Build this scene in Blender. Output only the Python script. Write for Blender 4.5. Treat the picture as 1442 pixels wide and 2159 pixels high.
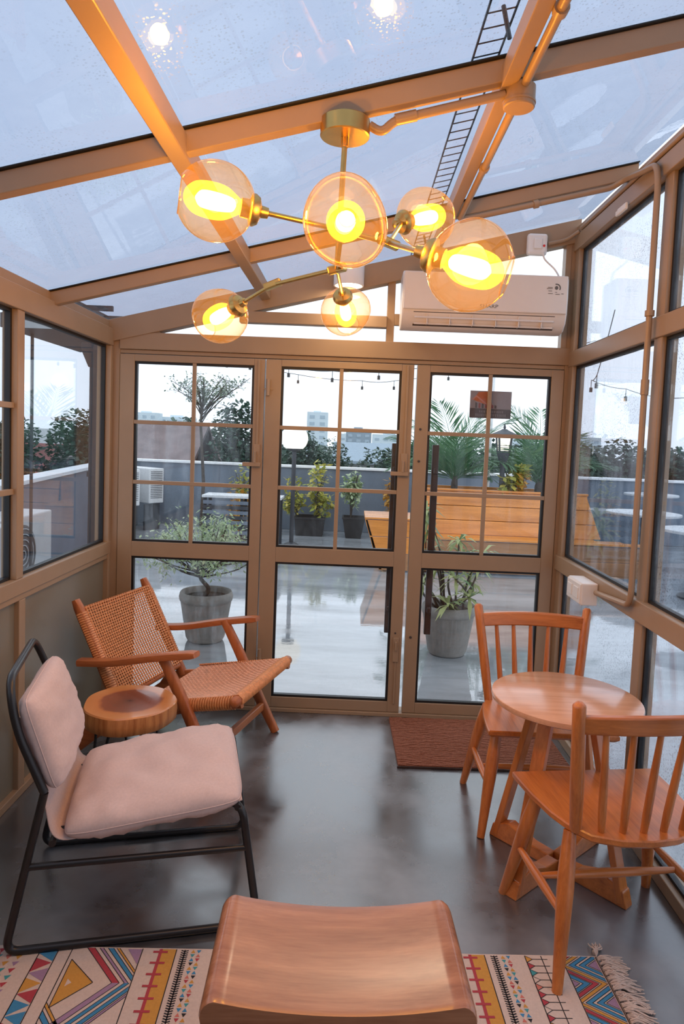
import bpy, bmesh, math, random
from mathutils import Vector, Matrix, noise
PI = math.pi
for o in list(bpy.data.objects): bpy.data.objects.remove(o)
SC = bpy.context.scene
COL = SC.collection

# ------------------------------------------------------------------ camera
def cam_matrix(yaw, pitch, roll, loc):
    cy, sy, cp, sp = math.cos(yaw), math.sin(yaw), math.cos(pitch), math.sin(pitch)
    fwd = Vector((sy*cp, cy*cp, -sp)); right = Vector((cy, -sy, 0)); up = right.cross(fwd)
    c, s = math.cos(roll), math.sin(roll)
    r2 = right*c + up*s; u2 = up*c - right*s
    M = Matrix((r2, u2, -fwd)).transposed().to_4x4(); M.translation = loc
    return M
cd = bpy.data.cameras.new('camera'); cam = bpy.data.objects.new('camera', cd); COL.objects.link(cam)
cd.sensor_fit = 'VERTICAL'; cd.sensor_height = 36; cd.lens = 23.995; cd.shift_y = -0.02497
cd.clip_start = 0.02; cd.clip_end = 2000
cam.matrix_world = cam_matrix(-0.0137, 0.069, 0.0395, (0.0403, -3.8627, 1.5868))
SC.camera = cam
SC.view_settings.view_transform = 'Standard'; SC.view_settings.look = 'None'
SC.view_settings.gamma = 1; SC.view_settings.use_curve_mapping = False
SC.view_settings.exposure = 0.72
# ------------------------------------------------------------------ sky: overcast, faint clouds
W = bpy.data.worlds.new('sky'); SC.world = W; W.use_nodes = True
nt = W.node_tree; nt.nodes.clear()
def wn(t, **k):
    n = nt.nodes.new(t)
    for a, b in k.items(): setattr(n, a, b)
    return n
tc = wn('ShaderNodeTexCoord'); no = wn('ShaderNodeTexNoise'); no.inputs['Scale'].default_value = 2.2; no.inputs['Detail'].default_value = 4
rp = wn('ShaderNodeValToRGB'); rp.color_ramp.elements[0].position = .3; rp.color_ramp.elements[1].position = .75
rp.color_ramp.elements[0].color = (.77, .87, 1.0, 1); rp.color_ramp.elements[1].color = (.94, .99, 1.06, 1)
bg = wn('ShaderNodeBackground'); bg.inputs['Strength'].default_value = 0.98; wo = wn('ShaderNodeOutputWorld')
nt.links.new(tc.outputs['Generated'], no.inputs['Vector']); nt.links.new(no.outputs['Fac'], rp.inputs['Fac'])
nt.links.new(rp.outputs['Color'], bg.inputs['Color']); nt.links.new(bg.outputs[0], wo.inputs['Surface'])
BULB_W = 13.5                      # watts of each chandelier bulb
BULB_C = (1.0, .45, .035)

# ------------------------------------------------------------------ materials
def srgb(r, g, b):
    f = lambda c: (c/12.92 if c <= .04045 else ((c+.055)/1.055)**2.4)
    return (f(r/255), f(g/255), f(b/255))
class NT:
    def __init__(s, name):
        s.m = bpy.data.materials.new(name); s.m.use_nodes = True; s.t = s.m.node_tree; s.t.nodes.clear()
        s.out = s.n('ShaderNodeOutputMaterial')
    def n(s, t, **k):
        n = s.t.nodes.new(t)
        for a, b in k.items():
            if a in n.inputs.keys() if isinstance(a, str) else False: n.inputs[a].default_value = b
            else: setattr(n, a, b)
        return n
    def l(s, a, b): s.t.links.new(a, b)
    def coord(s, scale=(1, 1, 1), rot=(0, 0, 0)):
        tc = s.n('ShaderNodeTexCoord'); mp = s.n('ShaderNodeMapping'); mp.inputs['Scale'].default_value = scale
        mp.inputs['Rotation'].default_value = rot
        s.l(tc.outputs['Object'], mp.inputs['Vector']); return mp.outputs[0]
    def noise(s, vec, scale, detail=4, rough=.55):
        n = s.n('ShaderNodeTexNoise'); n.inputs['Scale'].default_value = scale; n.inputs['Detail'].default_value = detail
        n.inputs['Roughness'].default_value = rough; s.l(vec, n.inputs['Vector']); return n.outputs['Fac']
    def ramp(s, fac, stops):
        r = s.n('ShaderNodeValToRGB'); e = r.color_ramp.elements
        while len(e) < len(stops): e.new(.5)
        for i, (p, c) in enumerate(stops):
            e[i].position = p; e[i].color = (*c, 1) if len(c) == 3 else c
        s.l(fac, r.inputs['Fac']); return r.outputs['Color']
    def bsdf(s, base=None, rough=.5, metal=0, ior=1.5, spec=.5):
        b = s.n('ShaderNodeBsdfPrincipled')
        if base is not None:
            if hasattr(base, 'is_output'): s.l(base, b.inputs['Base Color'])
            else: b.inputs['Base Color'].default_value = (*base, 1)
        if hasattr(rough, 'is_output'): s.l(rough, b.inputs['Roughness'])
        else: b.inputs['Roughness'].default_value = rough
        b.inputs['Metallic'].default_value = metal; b.inputs['IOR'].default_value = ior
        b.inputs['Specular IOR Level'].default_value = spec
        return b
    def bump(s, h, strength, dist, b):
        n = s.n('ShaderNodeBump'); n.inputs['Strength'].default_value = strength; n.inputs['Distance'].default_value = dist
        s.l(h, n.inputs['Height']); s.l(n.outputs[0], b.inputs['Normal'])
    def schlick(s, f0):                                  # reflectance of a thin sheet, the same from both sides
        lw = s.n('ShaderNodeLayerWeight'); lw.inputs['Blend'].default_value = .5
        p = s.n('ShaderNodeMath', operation='POWER'); s.l(lw.outputs['Facing'], p.inputs[0]); p.inputs[1].default_value = 5
        m = s.n('ShaderNodeMath', operation='MULTIPLY_ADD'); s.l(p.outputs[0], m.inputs[0]); m.inputs[1].default_value = 1-f0; m.inputs[2].default_value = f0
        return m.outputs[0]
    def done(s, sh): s.l(sh, s.out.inputs['Surface']); return s.m
def scl(c, k): return tuple(min(1, x*k) for x in c)
def paint(name, c, rough=.5, var=.12, scale=9, metal=0, bump=0, ior=1.5, spec=.5):
    t = NT(name); v = t.coord(); f = t.noise(v, scale)
    col = t.ramp(f, [(.3, scl(c, 1-var)), (.7, scl(c, 1+var))])
    b = t.bsdf(col, rough, metal, ior, spec)
    if bump: t.bump(t.noise(v, scale*14, 3), bump, .003, b)
    return t.done(b.outputs[0])
def wood(name, dark, light, axis='x', rough=.35, scale=1.0, ring=False, coat=0):
    t = NT(name); st = {'x': (1.2, 16, 16), 'y': (16, 1.2, 16), 'z': (16, 16, 1.2)}[axis]
    v = t.coord(tuple(a*scale for a in st)); f = t.noise(v, 1.6, 6, .6)
    v2 = t.coord(tuple(a*scale*4 for a in st)); f2 = t.noise(v2, 2.5, 3, .6)
    mx = t.n('ShaderNodeMath', operation='MULTIPLY_ADD'); t.l(f2, mx.inputs[0]); mx.inputs[1].default_value = .35; t.l(f, mx.inputs[2])
    mid = tuple((a+b)/2 for a, b in zip(dark, light))
    col = t.ramp(mx.outputs[0], [(.42, dark), (.62, mid), (.85, light)])
    b = t.bsdf(col, rough); b.inputs['Coat Weight'].default_value = coat; b.inputs['Coat Roughness'].default_value = .15
    t.bump(mx.outputs[0], .12, .002, b)
    return t.done(b.outputs[0])
def glass(name, tint=(.93, .96, .95), ior=1.55, rough=0.0, drops=0.0, dscale=60, film=0.0, filmc=(.8, .85, .9), bumpy=0.0, two=True):
    t = NT(name); fr = t.schlick(((ior-1)/(ior+1))**2); tint = tuple(c**.5 for c in tint) if two else tint
    tr = t.n('ShaderNodeBsdfTransparent'); tr.inputs['Color'].default_value = (*tint, 1)
    gl = t.n('ShaderNodeBsdfGlossy'); gl.inputs['Roughness'].default_value = rough; gl.inputs['Color'].default_value = (1, 1, 1, 1)
    v = t.coord()
    if bumpy:
        bp = t.n('ShaderNodeBump'); bp.inputs['Strength'].default_value = bumpy; bp.inputs['Distance'].default_value = .002
        t.l(t.noise(v, 14, 2), bp.inputs['Height']); t.l(bp.outputs[0], gl.inputs['Normal'])
    mx = t.n('ShaderNodeMixShader'); t.l(fr, mx.inputs[0]); t.l(tr.outputs[0], mx.inputs[1]); t.l(gl.outputs[0], mx.inputs[2])
    sh = mx.outputs[0]
    if film:                                            # water film / dirt streaks scattering a little light
        df = t.n('ShaderNodeBsdfTranslucent'); df.inputs['Color'].default_value = (*filmc, 1)
        vs = t.coord((5, 5, 1.2)); f = t.ramp(t.noise(vs, 3.0, 6, .65), [(.45, (0, 0, 0)), (.8, (film,)*3)])
        m2 = t.n('ShaderNodeMixShader'); t.l(f, m2.inputs[0]); t.l(sh, m2.inputs[1]); t.l(df.outputs[0], m2.inputs[2]); sh = m2.outputs[0]
    if drops:                                           # rain drops standing on the pane
        vo = t.n('ShaderNodeTexVoronoi'); vo.inputs['Scale'].default_value = dscale; t.l(v, vo.inputs['Vector'])
        sep = t.n('ShaderNodeSeparateColor'); t.l(vo.outputs['Color'], sep.inputs[0])
        th = t.n('ShaderNodeMath', operation='MULTIPLY'); t.l(sep.outputs[0], th.inputs[0]); th.inputs[1].default_value = .42
        lt = t.n('ShaderNodeMath', operation='LESS_THAN'); t.l(vo.outputs['Distance'], lt.inputs[0]); t.l(th.outputs[0], lt.inputs[1])
        big = t.ramp(t.noise(v, 2.2, 3), [(.40, (0, 0, 0)), (.60, (1, 1, 1))])
        m3f = t.n('ShaderNodeMath', operation='MULTIPLY'); t.l(lt.outputs[0], m3f.inputs[0]); t.l(big, m3f.inputs[1])
        m3s = t.n('ShaderNodeMath', operation='MULTIPLY'); t.l(m3f.outputs[0], m3s.inputs[0]); m3s.inputs[1].default_value = drops
        d2 = t.n('ShaderNodeBsdfTransparent'); d2.inputs['Color'].default_value = (.28, .31, .36, 1)
        g2 = t.n('ShaderNodeBsdfGlossy'); g2.inputs['Roughness'].default_value = .15
        md = t.n('ShaderNodeMixShader'); md.inputs[0].default_value = .35; t.l(d2.outputs[0], md.inputs[1]); t.l(g2.outputs[0], md.inputs[2])
        m3 = t.n('ShaderNodeMixShader'); t.l(m3s.outputs[0], m3.inputs[0]); t.l(sh, m3.inputs[1]); t.l(md.outputs[0], m3.inputs[2]); sh = m3.outputs[0]
    return t.done(sh)
def emit(name, c, strength, mix=1.0):
    t = NT(name); e = t.n('ShaderNodeEmission'); e.inputs['Color'].default_value = (*c, 1); e.inputs['Strength'].default_value = strength
    if mix >= 1: return t.done(e.outputs[0])
    tr = t.n('ShaderNodeBsdfTransparent'); m = t.n('ShaderNodeMixShader'); m.inputs[0].default_value = mix
    t.l(tr.outputs[0], m.inputs[1]); t.l(e.outputs[0], m.inputs[2]); return t.done(m.outputs[0])
def leafmat(name, c1, c2, trans=.25, rough=.45):
    t = NT(name); gi = t.n('ShaderNodeNewGeometry'); r = t.ramp(gi.outputs['Random Per Island'], [(0, c1), (1, c2)])
    b = t.bsdf(r, rough); tl = t.n('ShaderNodeBsdfTranslucent'); t.l(r, tl.inputs['Color'])
    m = t.n('ShaderNodeMixShader'); m.inputs[0].default_value = trans; t.l(b.outputs[0], m.inputs[1]); t.l(tl.outputs[0], m.inputs[2])
    return t.done(m.outputs[0])

M = {}
M['frame'] = paint('taupe_aluminium', (.325, .215, .130), .38, .05, 5)
M['panel'] = paint('olive_grey_panel', (.20, .175, .13), .22, .06, 2)
M['gasket'] = paint('black_rubber', (.006, .006, .007), .5)
M['gdoor'] = glass('door_glass', (.97, .985, .985), 1.33, drops=.25, dscale=260, film=.03)
M['gmist'] = glass('misted_glass', (.95, .97, .975), 1.4, drops=.45, dscale=300, film=.13, filmc=(.85, .9, .95))
M['gclean'] = glass('clear_glass', (.96, .98, .98), 1.45)
M['gleft'] = glass('left_window_glass', (.68, .73, .78), 1.65, film=.02)
M['gright'] = glass('rainy_glass', (.69, .735, .80), 1.55, drops=.75, dscale=130, film=.12)
M['groof'] = glass('roof_glass', (.365, .415, .515), 1.45, drops=.5, dscale=120, film=.05, bumpy=.05, two=False)
def concrete_floor():
    t = NT('polished_concrete'); v = t.coord(); f = t.noise(v, 1.4, 5, .60); f2 = t.noise(v, 6, 4, .55)
    a = t.n('ShaderNodeMath', operation='MULTIPLY_ADD'); t.l(f2, a.inputs[0]); a.inputs[1].default_value = .3; t.l(f, a.inputs[2])
    col = t.ramp(a.outputs[0], [(.45, (.020, .018, .018)), (.62, (.062, .060, .063)), (.82, (.17, .175, .19))])
    r = t.ramp(a.outputs[0], [(.45, (.16,)*3), (.85, (.40,)*3)])
    b = t.bsdf(col, r, 0, 2.7); t.bump(f2, .02, .004, b); return t.done(b.outputs[0])
def wet_floor():
    t = NT('wet_terrace'); v = t.coord(); v2 = t.coord((.45, 1.6, 1)); f = t.noise(v2, 1.1, 6, .6); f2 = t.noise(v, 60, 3, .6)
    col = t.ramp(f, [(.35, (.17, .185, .20)), (.60, (.36, .385, .41))])
    r = t.ramp(f, [(.36, (.16,)*3), (.48, (.015,)*3)])
    b = t.bsdf(col, r, 0, 2.8); 
    wv = t.noise(t.coord((1, 2.4, 1)), 5, 4, .6)
    t.bump(wv, .035, .012, b); return t.done(b.outputs[0])
M['floor'] = concrete_floor(); M['wet'] = wet_floor()
OR_D, OR_L = (.34, .085, .014), (.64, .205, .046)
for ax in 'xyz': M['teak_'+ax] = wood('orange_teak_'+ax, OR_D, OR_L, ax, .33, coat=.25)
M['table_top'] = wood('pale_teak', (.58, .27, .14), (.74, .39, .23), 'x', .22, coat=.4)
for ax in 'xyz': M['mahog_'+ax] = wood('red_brown_teak_'+ax, (.28, .070, .018), (.50, .16, .05), ax, .4)
M['stool'] = wood('raintree_wood', (.25, .080, .030), (.46, .185, .085), 'x', .26, coat=.35)
M['rattan'] = paint('rattan', (.66, .27, .10), .5, .2, 60)
M['rattan2'] = paint('rattan_seat', (.68, .33, .19), .5, .2, 60)
M['pink'] = paint('pink_linen', (.60, .46, .43), .9, .05, 120, bump=.25)
M['sling'] = paint('pink_canvas', (.54, .40, .36), .9, .05, 120, bump=.2)
M['blackm'] = paint('black_steel', (.012, .011, .012), .35, .1)
M['brass'] = paint('brushed_brass', (.62, .40, .13), .3, .05, 20, metal=1)
M['white_pl'] = paint('white_plastic', (.78, .74, .70), .35, .02)
M['acwhite'] = paint('ac_white', (.72, .66, .61), .3, .02)
M['darkslot'] = paint('dark_slot', (.05, .035, .03), .6)
M['grey'] = paint('grey_print', (.12, .11, .10), .6)
M['mat'] = paint('coir', (.36, .12, .06), .95, .3, 160, bump=1.0)
M['terracotta'] = paint('stone_pot', (.25, .24, .225), .7, .12, 20, bump=.3)
M['soil'] = paint('soil', (.035, .025, .018), .95, .3, 40)
M['bark'] = paint('bark', (.07, .055, .045), .85, .3, 30, bump=.4)
M['parapet'] = paint('blue_grey_render', (.14, .175, .225), .6, .18, 1.2)
M['cap'] = paint('white_coping', (.80, .82, .84), .4, .05)
M['pine_x'] = wood('wet_pine_x', (.44, .145, .022), (.74, .29, .06), 'x', .3, .5)
M['pine_y'] = wood('wet_pine_y', (.44, .145, .022), (.74, .29, .06), 'y', .3, .5)
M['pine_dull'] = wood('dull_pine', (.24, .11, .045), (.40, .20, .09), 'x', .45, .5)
M['darkwood'] = wood('dark_brown_wood', (.020, .010, .008), (.045, .022, .016), 'z', .4)
M['condenser'] = paint('condenser_white', (.62, .63, .64), .5, .04)
M['grille'] = paint('condenser_grille', (.10, .10, .11), .5)
M['darkgrey'] = paint('dark_grey_metal', (.035, .04, .05), .5)
M['lightgrey'] = paint('pale_grey_top', (.60, .62, .64), .35)
M['blackpot'] = paint('black_pot', (.018, .017, .018), .6)
M['globe_lamp'] = emit('opal_globe', (1, .97, .90), .92)
M['lantern_glow'] = emit('lantern_diffuser', (1, .95, .80), 1.1)
M['amber'] = None
M['bulb_shell'] = emit('bulb_shell', (1, .50, .03), 2.9, .36)
M['bulb_core'] = emit('bulb_core', (1, .82, .36), 9, .5)
M['leaf_lt'] = leafmat('pale_green_leaf', (.24, .36, .17), (.52, .60, .38))
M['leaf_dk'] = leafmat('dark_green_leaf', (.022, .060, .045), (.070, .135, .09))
M['leaf_palm'] = leafmat('palm_leaf', (.045, .15, .07), (.15, .30, .15))
M['leaf_yel'] = leafmat('croton_leaf', (.30, .38, .07), (.66, .55, .12))
M['leaf_or'] = leafmat('orange_croton_leaf', (.55, .26, .03), (.70, .42, .08))
M['leaf_ad'] = leafmat('plumeria_leaf', (.10, .20, .09), (.46, .50, .20))
M['leaf_thin'] = leafmat('fine_leaf', (.13, .19, .14), (.30, .36, .25))
M['roof_red'] = paint('red_tile', (.22, .055, .05), .7, .2, 3)
M['roof_brown'] = paint('brown_tile', (.16, .12, .12), .7, .2, 3)
M['bldg'] = paint('haze_tinted_tower', (.62, .72, .78), .8, .04)  # distant haze is mixed into this pale blue-white wall colour
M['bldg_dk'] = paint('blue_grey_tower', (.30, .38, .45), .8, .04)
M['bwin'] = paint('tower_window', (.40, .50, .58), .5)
M['housewall'] = paint('house_wall', (.45, .46, .46), .8, .1)
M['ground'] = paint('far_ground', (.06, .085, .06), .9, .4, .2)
M['rearwall'] = paint('rear_plaster', (.34, .31, .27), .8, .06)
def amber():
    t = NT('amber_glass'); lw = t.n('ShaderNodeLayerWeight'); lw.inputs['Blend'].default_value = .35
    col = t.ramp(lw.outputs['Facing'], [(0, (.97, .87, .74)), (.55, (.95, .77, .56)), (1, (.85, .48, .20))])
    tr = t.n('ShaderNodeBsdfTransparent'); t.l(col, tr.inputs['Color'])
    gl = t.n('ShaderNodeBsdfGlossy'); gl.inputs['Roughness'].default_value = .02; gl.inputs['Color'].default_value = (1, .9, .75, 1)
    fr = t.schlick(.05)
    m = t.n('ShaderNodeMixShader'); t.l(fr, m.inputs[0]); t.l(tr.outputs[0], m.inputs[1]); t.l(gl.outputs[0], m.inputs[2])
    tl = t.n('ShaderNodeBsdfTranslucent'); tl.inputs['Color'].default_value = (1, .72, .50, 1)        # slight translucency added so the globe glows round its bulb
    m2 = t.n('ShaderNodeMixShader'); m2.inputs[0].default_value = .013; t.l(m.outputs[0], m2.inputs[1]); t.l(tl.outputs[0], m2.inputs[2])
    return t.done(m2.outputs[0])
M['amber'] = amber()

# ------------------------------------------------------------------ mesh helpers
class MB:
    def __init__(s): s.v = []; s.f = []; s.mi = []
    def add(s, vs, fs, mi=0):
        k = len(s.v); s.v += [tuple(p) for p in vs]; s.f += [tuple(i+k for i in f) for f in fs]; s.mi += [mi]*len(fs); return s
    def box(s, lo, hi, mi=0):
        x0, y0, z0 = lo; x1, y1, z1 = hi
        return s.add([(x0,y0,z0),(x1,y0,z0),(x1,y1,z0),(x0,y1,z0),(x0,y0,z1),(x1,y0,z1),(x1,y1,z1),(x0,y1,z1)],
            [(0,3,2,1),(4,5,6,7),(0,1,5,4),(1,2,6,5),(2,3,7,6),(3,0,4,7)], mi)
    def bar(s, p, q, w, h, up=(0, 0, 1), w2=None, h2=None, mi=0):
        p, q, up = Vector(p), Vector(q), Vector(up); d = (q-p).normalized(); r = d.cross(up).normalized(); u = r.cross(d)
        w2 = w if w2 is None else w2; h2 = h if h2 is None else h2; vs = []
        for c, a, b in ((p, w, h), (q, w2, h2)):
            vs += [c-r*a/2-u*b/2, c+r*a/2-u*b/2, c+r*a/2+u*b/2, c-r*a/2+u*b/2]
        return s.add(vs, [(0,3,2,1),(4,5,6,7),(0,1,5,4),(1,2,6,5),(2,3,7,6),(3,0,4,7)][:2] + [(0,1,5,4),(1,2,6,5),(2,3,7,6),(3,0,4,7)], mi)
    def tube(s, pts, r, n=8, cap=True, mi=0):
        pts = [Vector(p) for p in pts]; k = len(pts); rs = r if isinstance(r, (list, tuple)) else [r]*k
        vs = []; fs = []; ref = None
        for i, p in enumerate(pts):
            d = (pts[min(i+1, k-1)]-pts[max(i-1, 0)]).normalized()
            if ref is None:
                ref = d.orthogonal().normalized()
            ref = (ref - d*ref.dot(d)); ref = ref.normalized() if ref.length > 1e-6 else d.orthogonal().normalized()
            b = d.cross(ref)
            for j in range(n):
                a = 2*PI*j/n; vs.append(p + (ref*math.cos(a)+b*math.sin(a))*rs[i])
        for i in range(k-1):
            for j in range(n):
                fs.append((i*n+j, i*n+(j+1) % n, (i+1)*n+(j+1) % n, (i+1)*n+j))
        if cap: fs += [tuple(range(n-1, -1, -1)), tuple((k-1)*n+j for j in range(n))]
        return s.add(vs, fs, mi)
    def lathe(s, prof, c=(0, 0, 0), axis=(0, 0, 1), n=24, cap=True, rib=None, mi=0):
        ax = Vector(axis).normalized(); c = Vector(c); e = ax.orthogonal().normalized(); b = ax.cross(e)
        if abs(ax.z) > .999: e = Vector((1, 0, 0)); b = ax.cross(e)
        vs = []; fs = []; k = len(prof)
        for i, (r, z) in enumerate(prof):
            for j in range(n):
                a = 2*PI*j/n; rr = r*(rib(i, j) if rib else 1)
                vs.append(c + ax*z + (e*math.cos(a)+b*math.sin(a))*rr)
        for i in range(k-1):
            for j in range(n): fs.append((i*n+j, i*n+(j+1) % n, (i+1)*n+(j+1) % n, (i+1)*n+j))
        if cap: fs += [tuple(range(n-1, -1, -1)), tuple((k-1)*n+j for j in range(n))]
        return s.add(vs, fs, mi)
    def build(s, name, mat, parent=None, smooth=None, bevel=0, recalc=True):
        me = bpy.data.meshes.new(name); me.from_pydata([tuple(p) for p in s.v], [], s.f)
        for m in (mat if isinstance(mat, (list, tuple)) else [mat]): me.materials.append(M[m] if isinstance(m, str) else m)
        me.polygons.foreach_set('material_index', s.mi)
        if recalc:
            bm = bmesh.new(); bm.from_mesh(me); bmesh.ops.recalc_face_normals(bm, faces=bm.faces); bm.to_mesh(me); bm.free()
        if smooth:
            me.polygons.foreach_set('use_smooth', [True]*len(me.polygons)); me.set_sharp_from_angle(angle=math.radians(smooth))
        me.update()
        o = bpy.data.objects.new(name, me); COL.objects.link(o); o.parent = parent
        if bevel:
            b = o.modifiers.new('bevel', 'BEVEL'); b.width = bevel; b.segments = 2; b.limit_method = 'ANGLE'; b.angle_limit = math.radians(40)
        return o
def smoothpath(pts, n=6):
    P = [Vector(p) for p in pts]; out = []
    for i in range(len(P)-1):
        p0 = P[max(i-1, 0)]; p1 = P[i]; p2 = P[i+1]; p3 = P[min(i+2, len(P)-1)]
        for k in range(n):
            t = k/n; out.append(.5*((2*p1)+(p2-p0)*t+(2*p0-5*p1+4*p2-p3)*t*t+(3*p1-p0-3*p2+p3)*t**3))
    return out+[P[-1]]
def filletpath(pts, r, n=6):
    P = [Vector(p) for p in pts]; out = [P[0]]
    for i in range(1, len(P)-1):
        a = (P[i-1]-P[i]); b = (P[i+1]-P[i]); k = min(r, a.length*.49, b.length*.49)
        s0 = P[i]+a.normalized()*k; s1 = P[i]+b.normalized()*k
        for j in range(n+1):
            t = j/n; out.append(s0*(1-t)**2+P[i]*2*t*(1-t)+s1*t*t)
    return out+[P[-1]]
def tag(o, label=None, cat=None, group=None, kind=None):
    if label: o['label'] = label
    if cat: o['category'] = cat
    if group: o['group'] = group
    if kind: o['kind'] = kind
    return o
def thing(name, label, cat, loc=(0, 0, 0), rz=0, group=None, kind=None, parent=None):
    o = bpy.data.objects.new(name, None); COL.objects.link(o); o.location = loc; o.rotation_euler = (0, 0, rz)
    o.empty_display_size = .1; o.parent = parent
    return tag(o, label, cat, group, kind)
def dup(root, loc, rz=0, label=None):
    r = root.copy(); COL.objects.link(r); r.location = loc; r.rotation_euler = (0, 0, rz)
    if label: r['label'] = label
    for ch in list(root.children):
        c = ch.copy(); COL.objects.link(c); c.parent = r
        for g in list(ch.children):
            d = g.copy(); COL.objects.link(d); d.parent = c
    return r
def bx(name, lo, hi, mat, parent, bevel=.003): return MB().box(lo, hi).build(name, mat, parent, bevel=bevel)
def ring_xz(x0, x1, z0, z1, y0, y1, t):
    m = MB(); m.box((x0, y0, z0), (x1, y1, z0+t)); m.box((x0, y0, z1-t), (x1, y1, z1)); m.box((x0, y0, z0+t), (x0+t, y1, z1-t)); m.box((x1-t, y0, z0+t), (x1, y1, z1-t)); return m
def ring_yz(y0, y1, z0, z1, x0, x1, t):
    m = MB(); m.box((x0, y0, z0), (x1, y1, z0+t)); m.box((x0, y0, z1-t), (x1, y1, z1)); m.box((x0, y0, z0+t), (x1, y0+t, z1-t)); m.box((x0, y1-t, z0+t), (x1, y1, z1-t)); return m
def text(name, body, size, loc, rot, mat, parent, sx=1):
    c = bpy.data.curves.new(name, 'FONT'); c.body = body; c.size = size; c.align_x = 'CENTER'; c.align_y = 'CENTER'; c.extrude = .0004
    o = bpy.data.objects.new(name+'_c', c); COL.objects.link(o); dg = bpy.context.evaluated_depsgraph_get(); dg.update()
    me = bpy.data.meshes.new_from_object(o.evaluated_get(dg)); bpy.data.objects.remove(o); me.materials.clear(); me.materials.append(M[mat])
    t = bpy.data.objects.new(name, me); COL.objects.link(t); t.location = loc; t.rotation_euler = rot; t.scale = (sx, 1, 1); t.parent = parent
    return t
RND = random.Random(7)

# ================================================================== THE ROOM
XL, XR, YB, YR = -1.337, 1.223, 0.0, -4.95         # inner faces of the side walls, door wall, wall behind the camera
def roofz(x): return 2.137 + .25*(x-XL)
tag(bx('floor', (XL-.06, YR, -.12), (XR+.06, .03, 0), 'floor', None, 0), 'dark polished concrete floor of the glass room', 'floor', kind='structure')
tag(bx('wall_rear', (XL-.1, YR-.12, 0), (XR+.1, YR, 3.0), 'rearwall', None, 0), 'plain plastered wall behind the viewer', 'wall', kind='structure')

# ---- ceiling: glazed lean-to roof
ce = thing('ceiling', 'sloping glass roof on tan metal beams, wet with rain', 'roof', kind='structure')
BH = .062
def xbeam(y0, y1, dz=0, h=BH, name='beam'):
    a, b = (XL-.02), (XR+.02); m = MB(); z = roofz
    m.add([(a,y0,z(a)+dz),(b,y0,z(b)+dz),(b,y1,z(b)+dz),(a,y1,z(a)+dz),(a,y0,z(a)+dz+h),(b,y0,z(b)+dz+h),(b,y1,z(b)+dz+h),(a,y1,z(a)+dz+h)],
          [(0,3,2,1),(4,5,6,7),(0,1,5,4),(1,2,6,5),(2,3,7,6),(3,0,4,7)])
    return m.build(name, 'frame', ce, bevel=.003)
for y in (-3.09, -1.93, -.765):
    xbeam(y, y+.042)
    g = xbeam(y-.012, y+.054, BH, .006, 'gasket'); g.data.materials[0] = M['gasket']
for x0 in (-.497, .405):
    x1 = x0+.046; m = MB()
    z0 = roofz(x0)-.012; z1 = roofz(x1)-.012
    m.add([(x0,YR,z0),(x1,YR,z1),(x1,-.02,z1),(x0,-.02,z0),(x0,YR,z0+BH),(x1,YR,z1+BH),(x1,-.02,z1+BH),(x0,-.02,z0+BH)],
          [(0,3,2,1),(4,5,6,7),(0,1,5,4),(1,2,6,5),(2,3,7,6),(3,0,4,7)])
    m.build('rafter', 'frame', ce, bevel=.003)
xs = [XL-.05, -.474, .428, XR+.05]; ys = [YR, -3.07, -1.91, -.745, .05]
for i in range(3):
    for j in range(4):
        a, b, c, d = xs[i], xs[i+1], ys[j], ys[j+1]; z = lambda x: roofz(x)+BH+.008
        MB().add([(a,c,z(a)),(b,c,z(b)),(b,d,z(b)),(a,d,z(a))], [(0,1,2,3)]).build('pane', 'groof', ce, recalc=False)

# ---- wall_left: sill, solid panels below, windows above
wl = thing('wall_left', 'low side wall of olive panels with tan framed windows above', 'wall', kind='structure')
T = .07
bx('top_plate', (XL-T, YR, 2.06), (XL+.012, .0, 2.155), 'frame', wl)
bx('top_plate', (XL-T, YR, 2.155), (XL-.01, .0, 2.20), 'frame', wl)
bx('sill', (XL-T, YR, .885), (XL+.012, 0, .952), 'frame', wl); bx('sill_lip', (XL-T, YR, .857), (XL+.004, 0, .884), 'frame', wl)
for y in (-1.088, -2.15, -3.2, -4.25):
    bx('mullion', (XL-T+.01, y, .952), (XL+.006, y+.058, 2.06), 'frame', wl)
    bx('panel_batten', (XL-T+.01, y+.03, .0), (XL+.004, y+.085, .857), 'frame', wl)
bx('mullion', (XL-T, -.035, 0), (XL+.01, .0, 2.06), 'frame', wl)
yy = [-4.95, -4.192, -3.142, -2.092, -1.03, -.035]; yl = [-4.95, -4.25, -3.2, -2.15, -1.088, -.035]
for i in range(5):
    a = yy[i]; b = yl[i+1]
    ring_yz(a, b, .952, 2.06, XL-.045, XL-.02, .013).build('gasket', 'gasket', wl)
    bx('pane', (XL-.034, a, .955), (XL-.030, b, 2.057), 'gleft', wl, 0)
    if i == 3:
        for z in (1.318, 1.672): bx('muntin', (XL-.03, a, z-.012), (XL-.008, b, z+.012), 'frame', wl, .002)
    bx('panel', (XL-.05, yy[i], .03), (XL-.018, b+.03, .857), 'panel', wl, 0)
tag(bx('baseboard_left', (XL-.05, YR, 0), (XL+.008, 0, .035), 'frame', None, .003), 'thin tan skirting along the foot of the left panels', 'baseboard', kind='structure')

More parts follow.
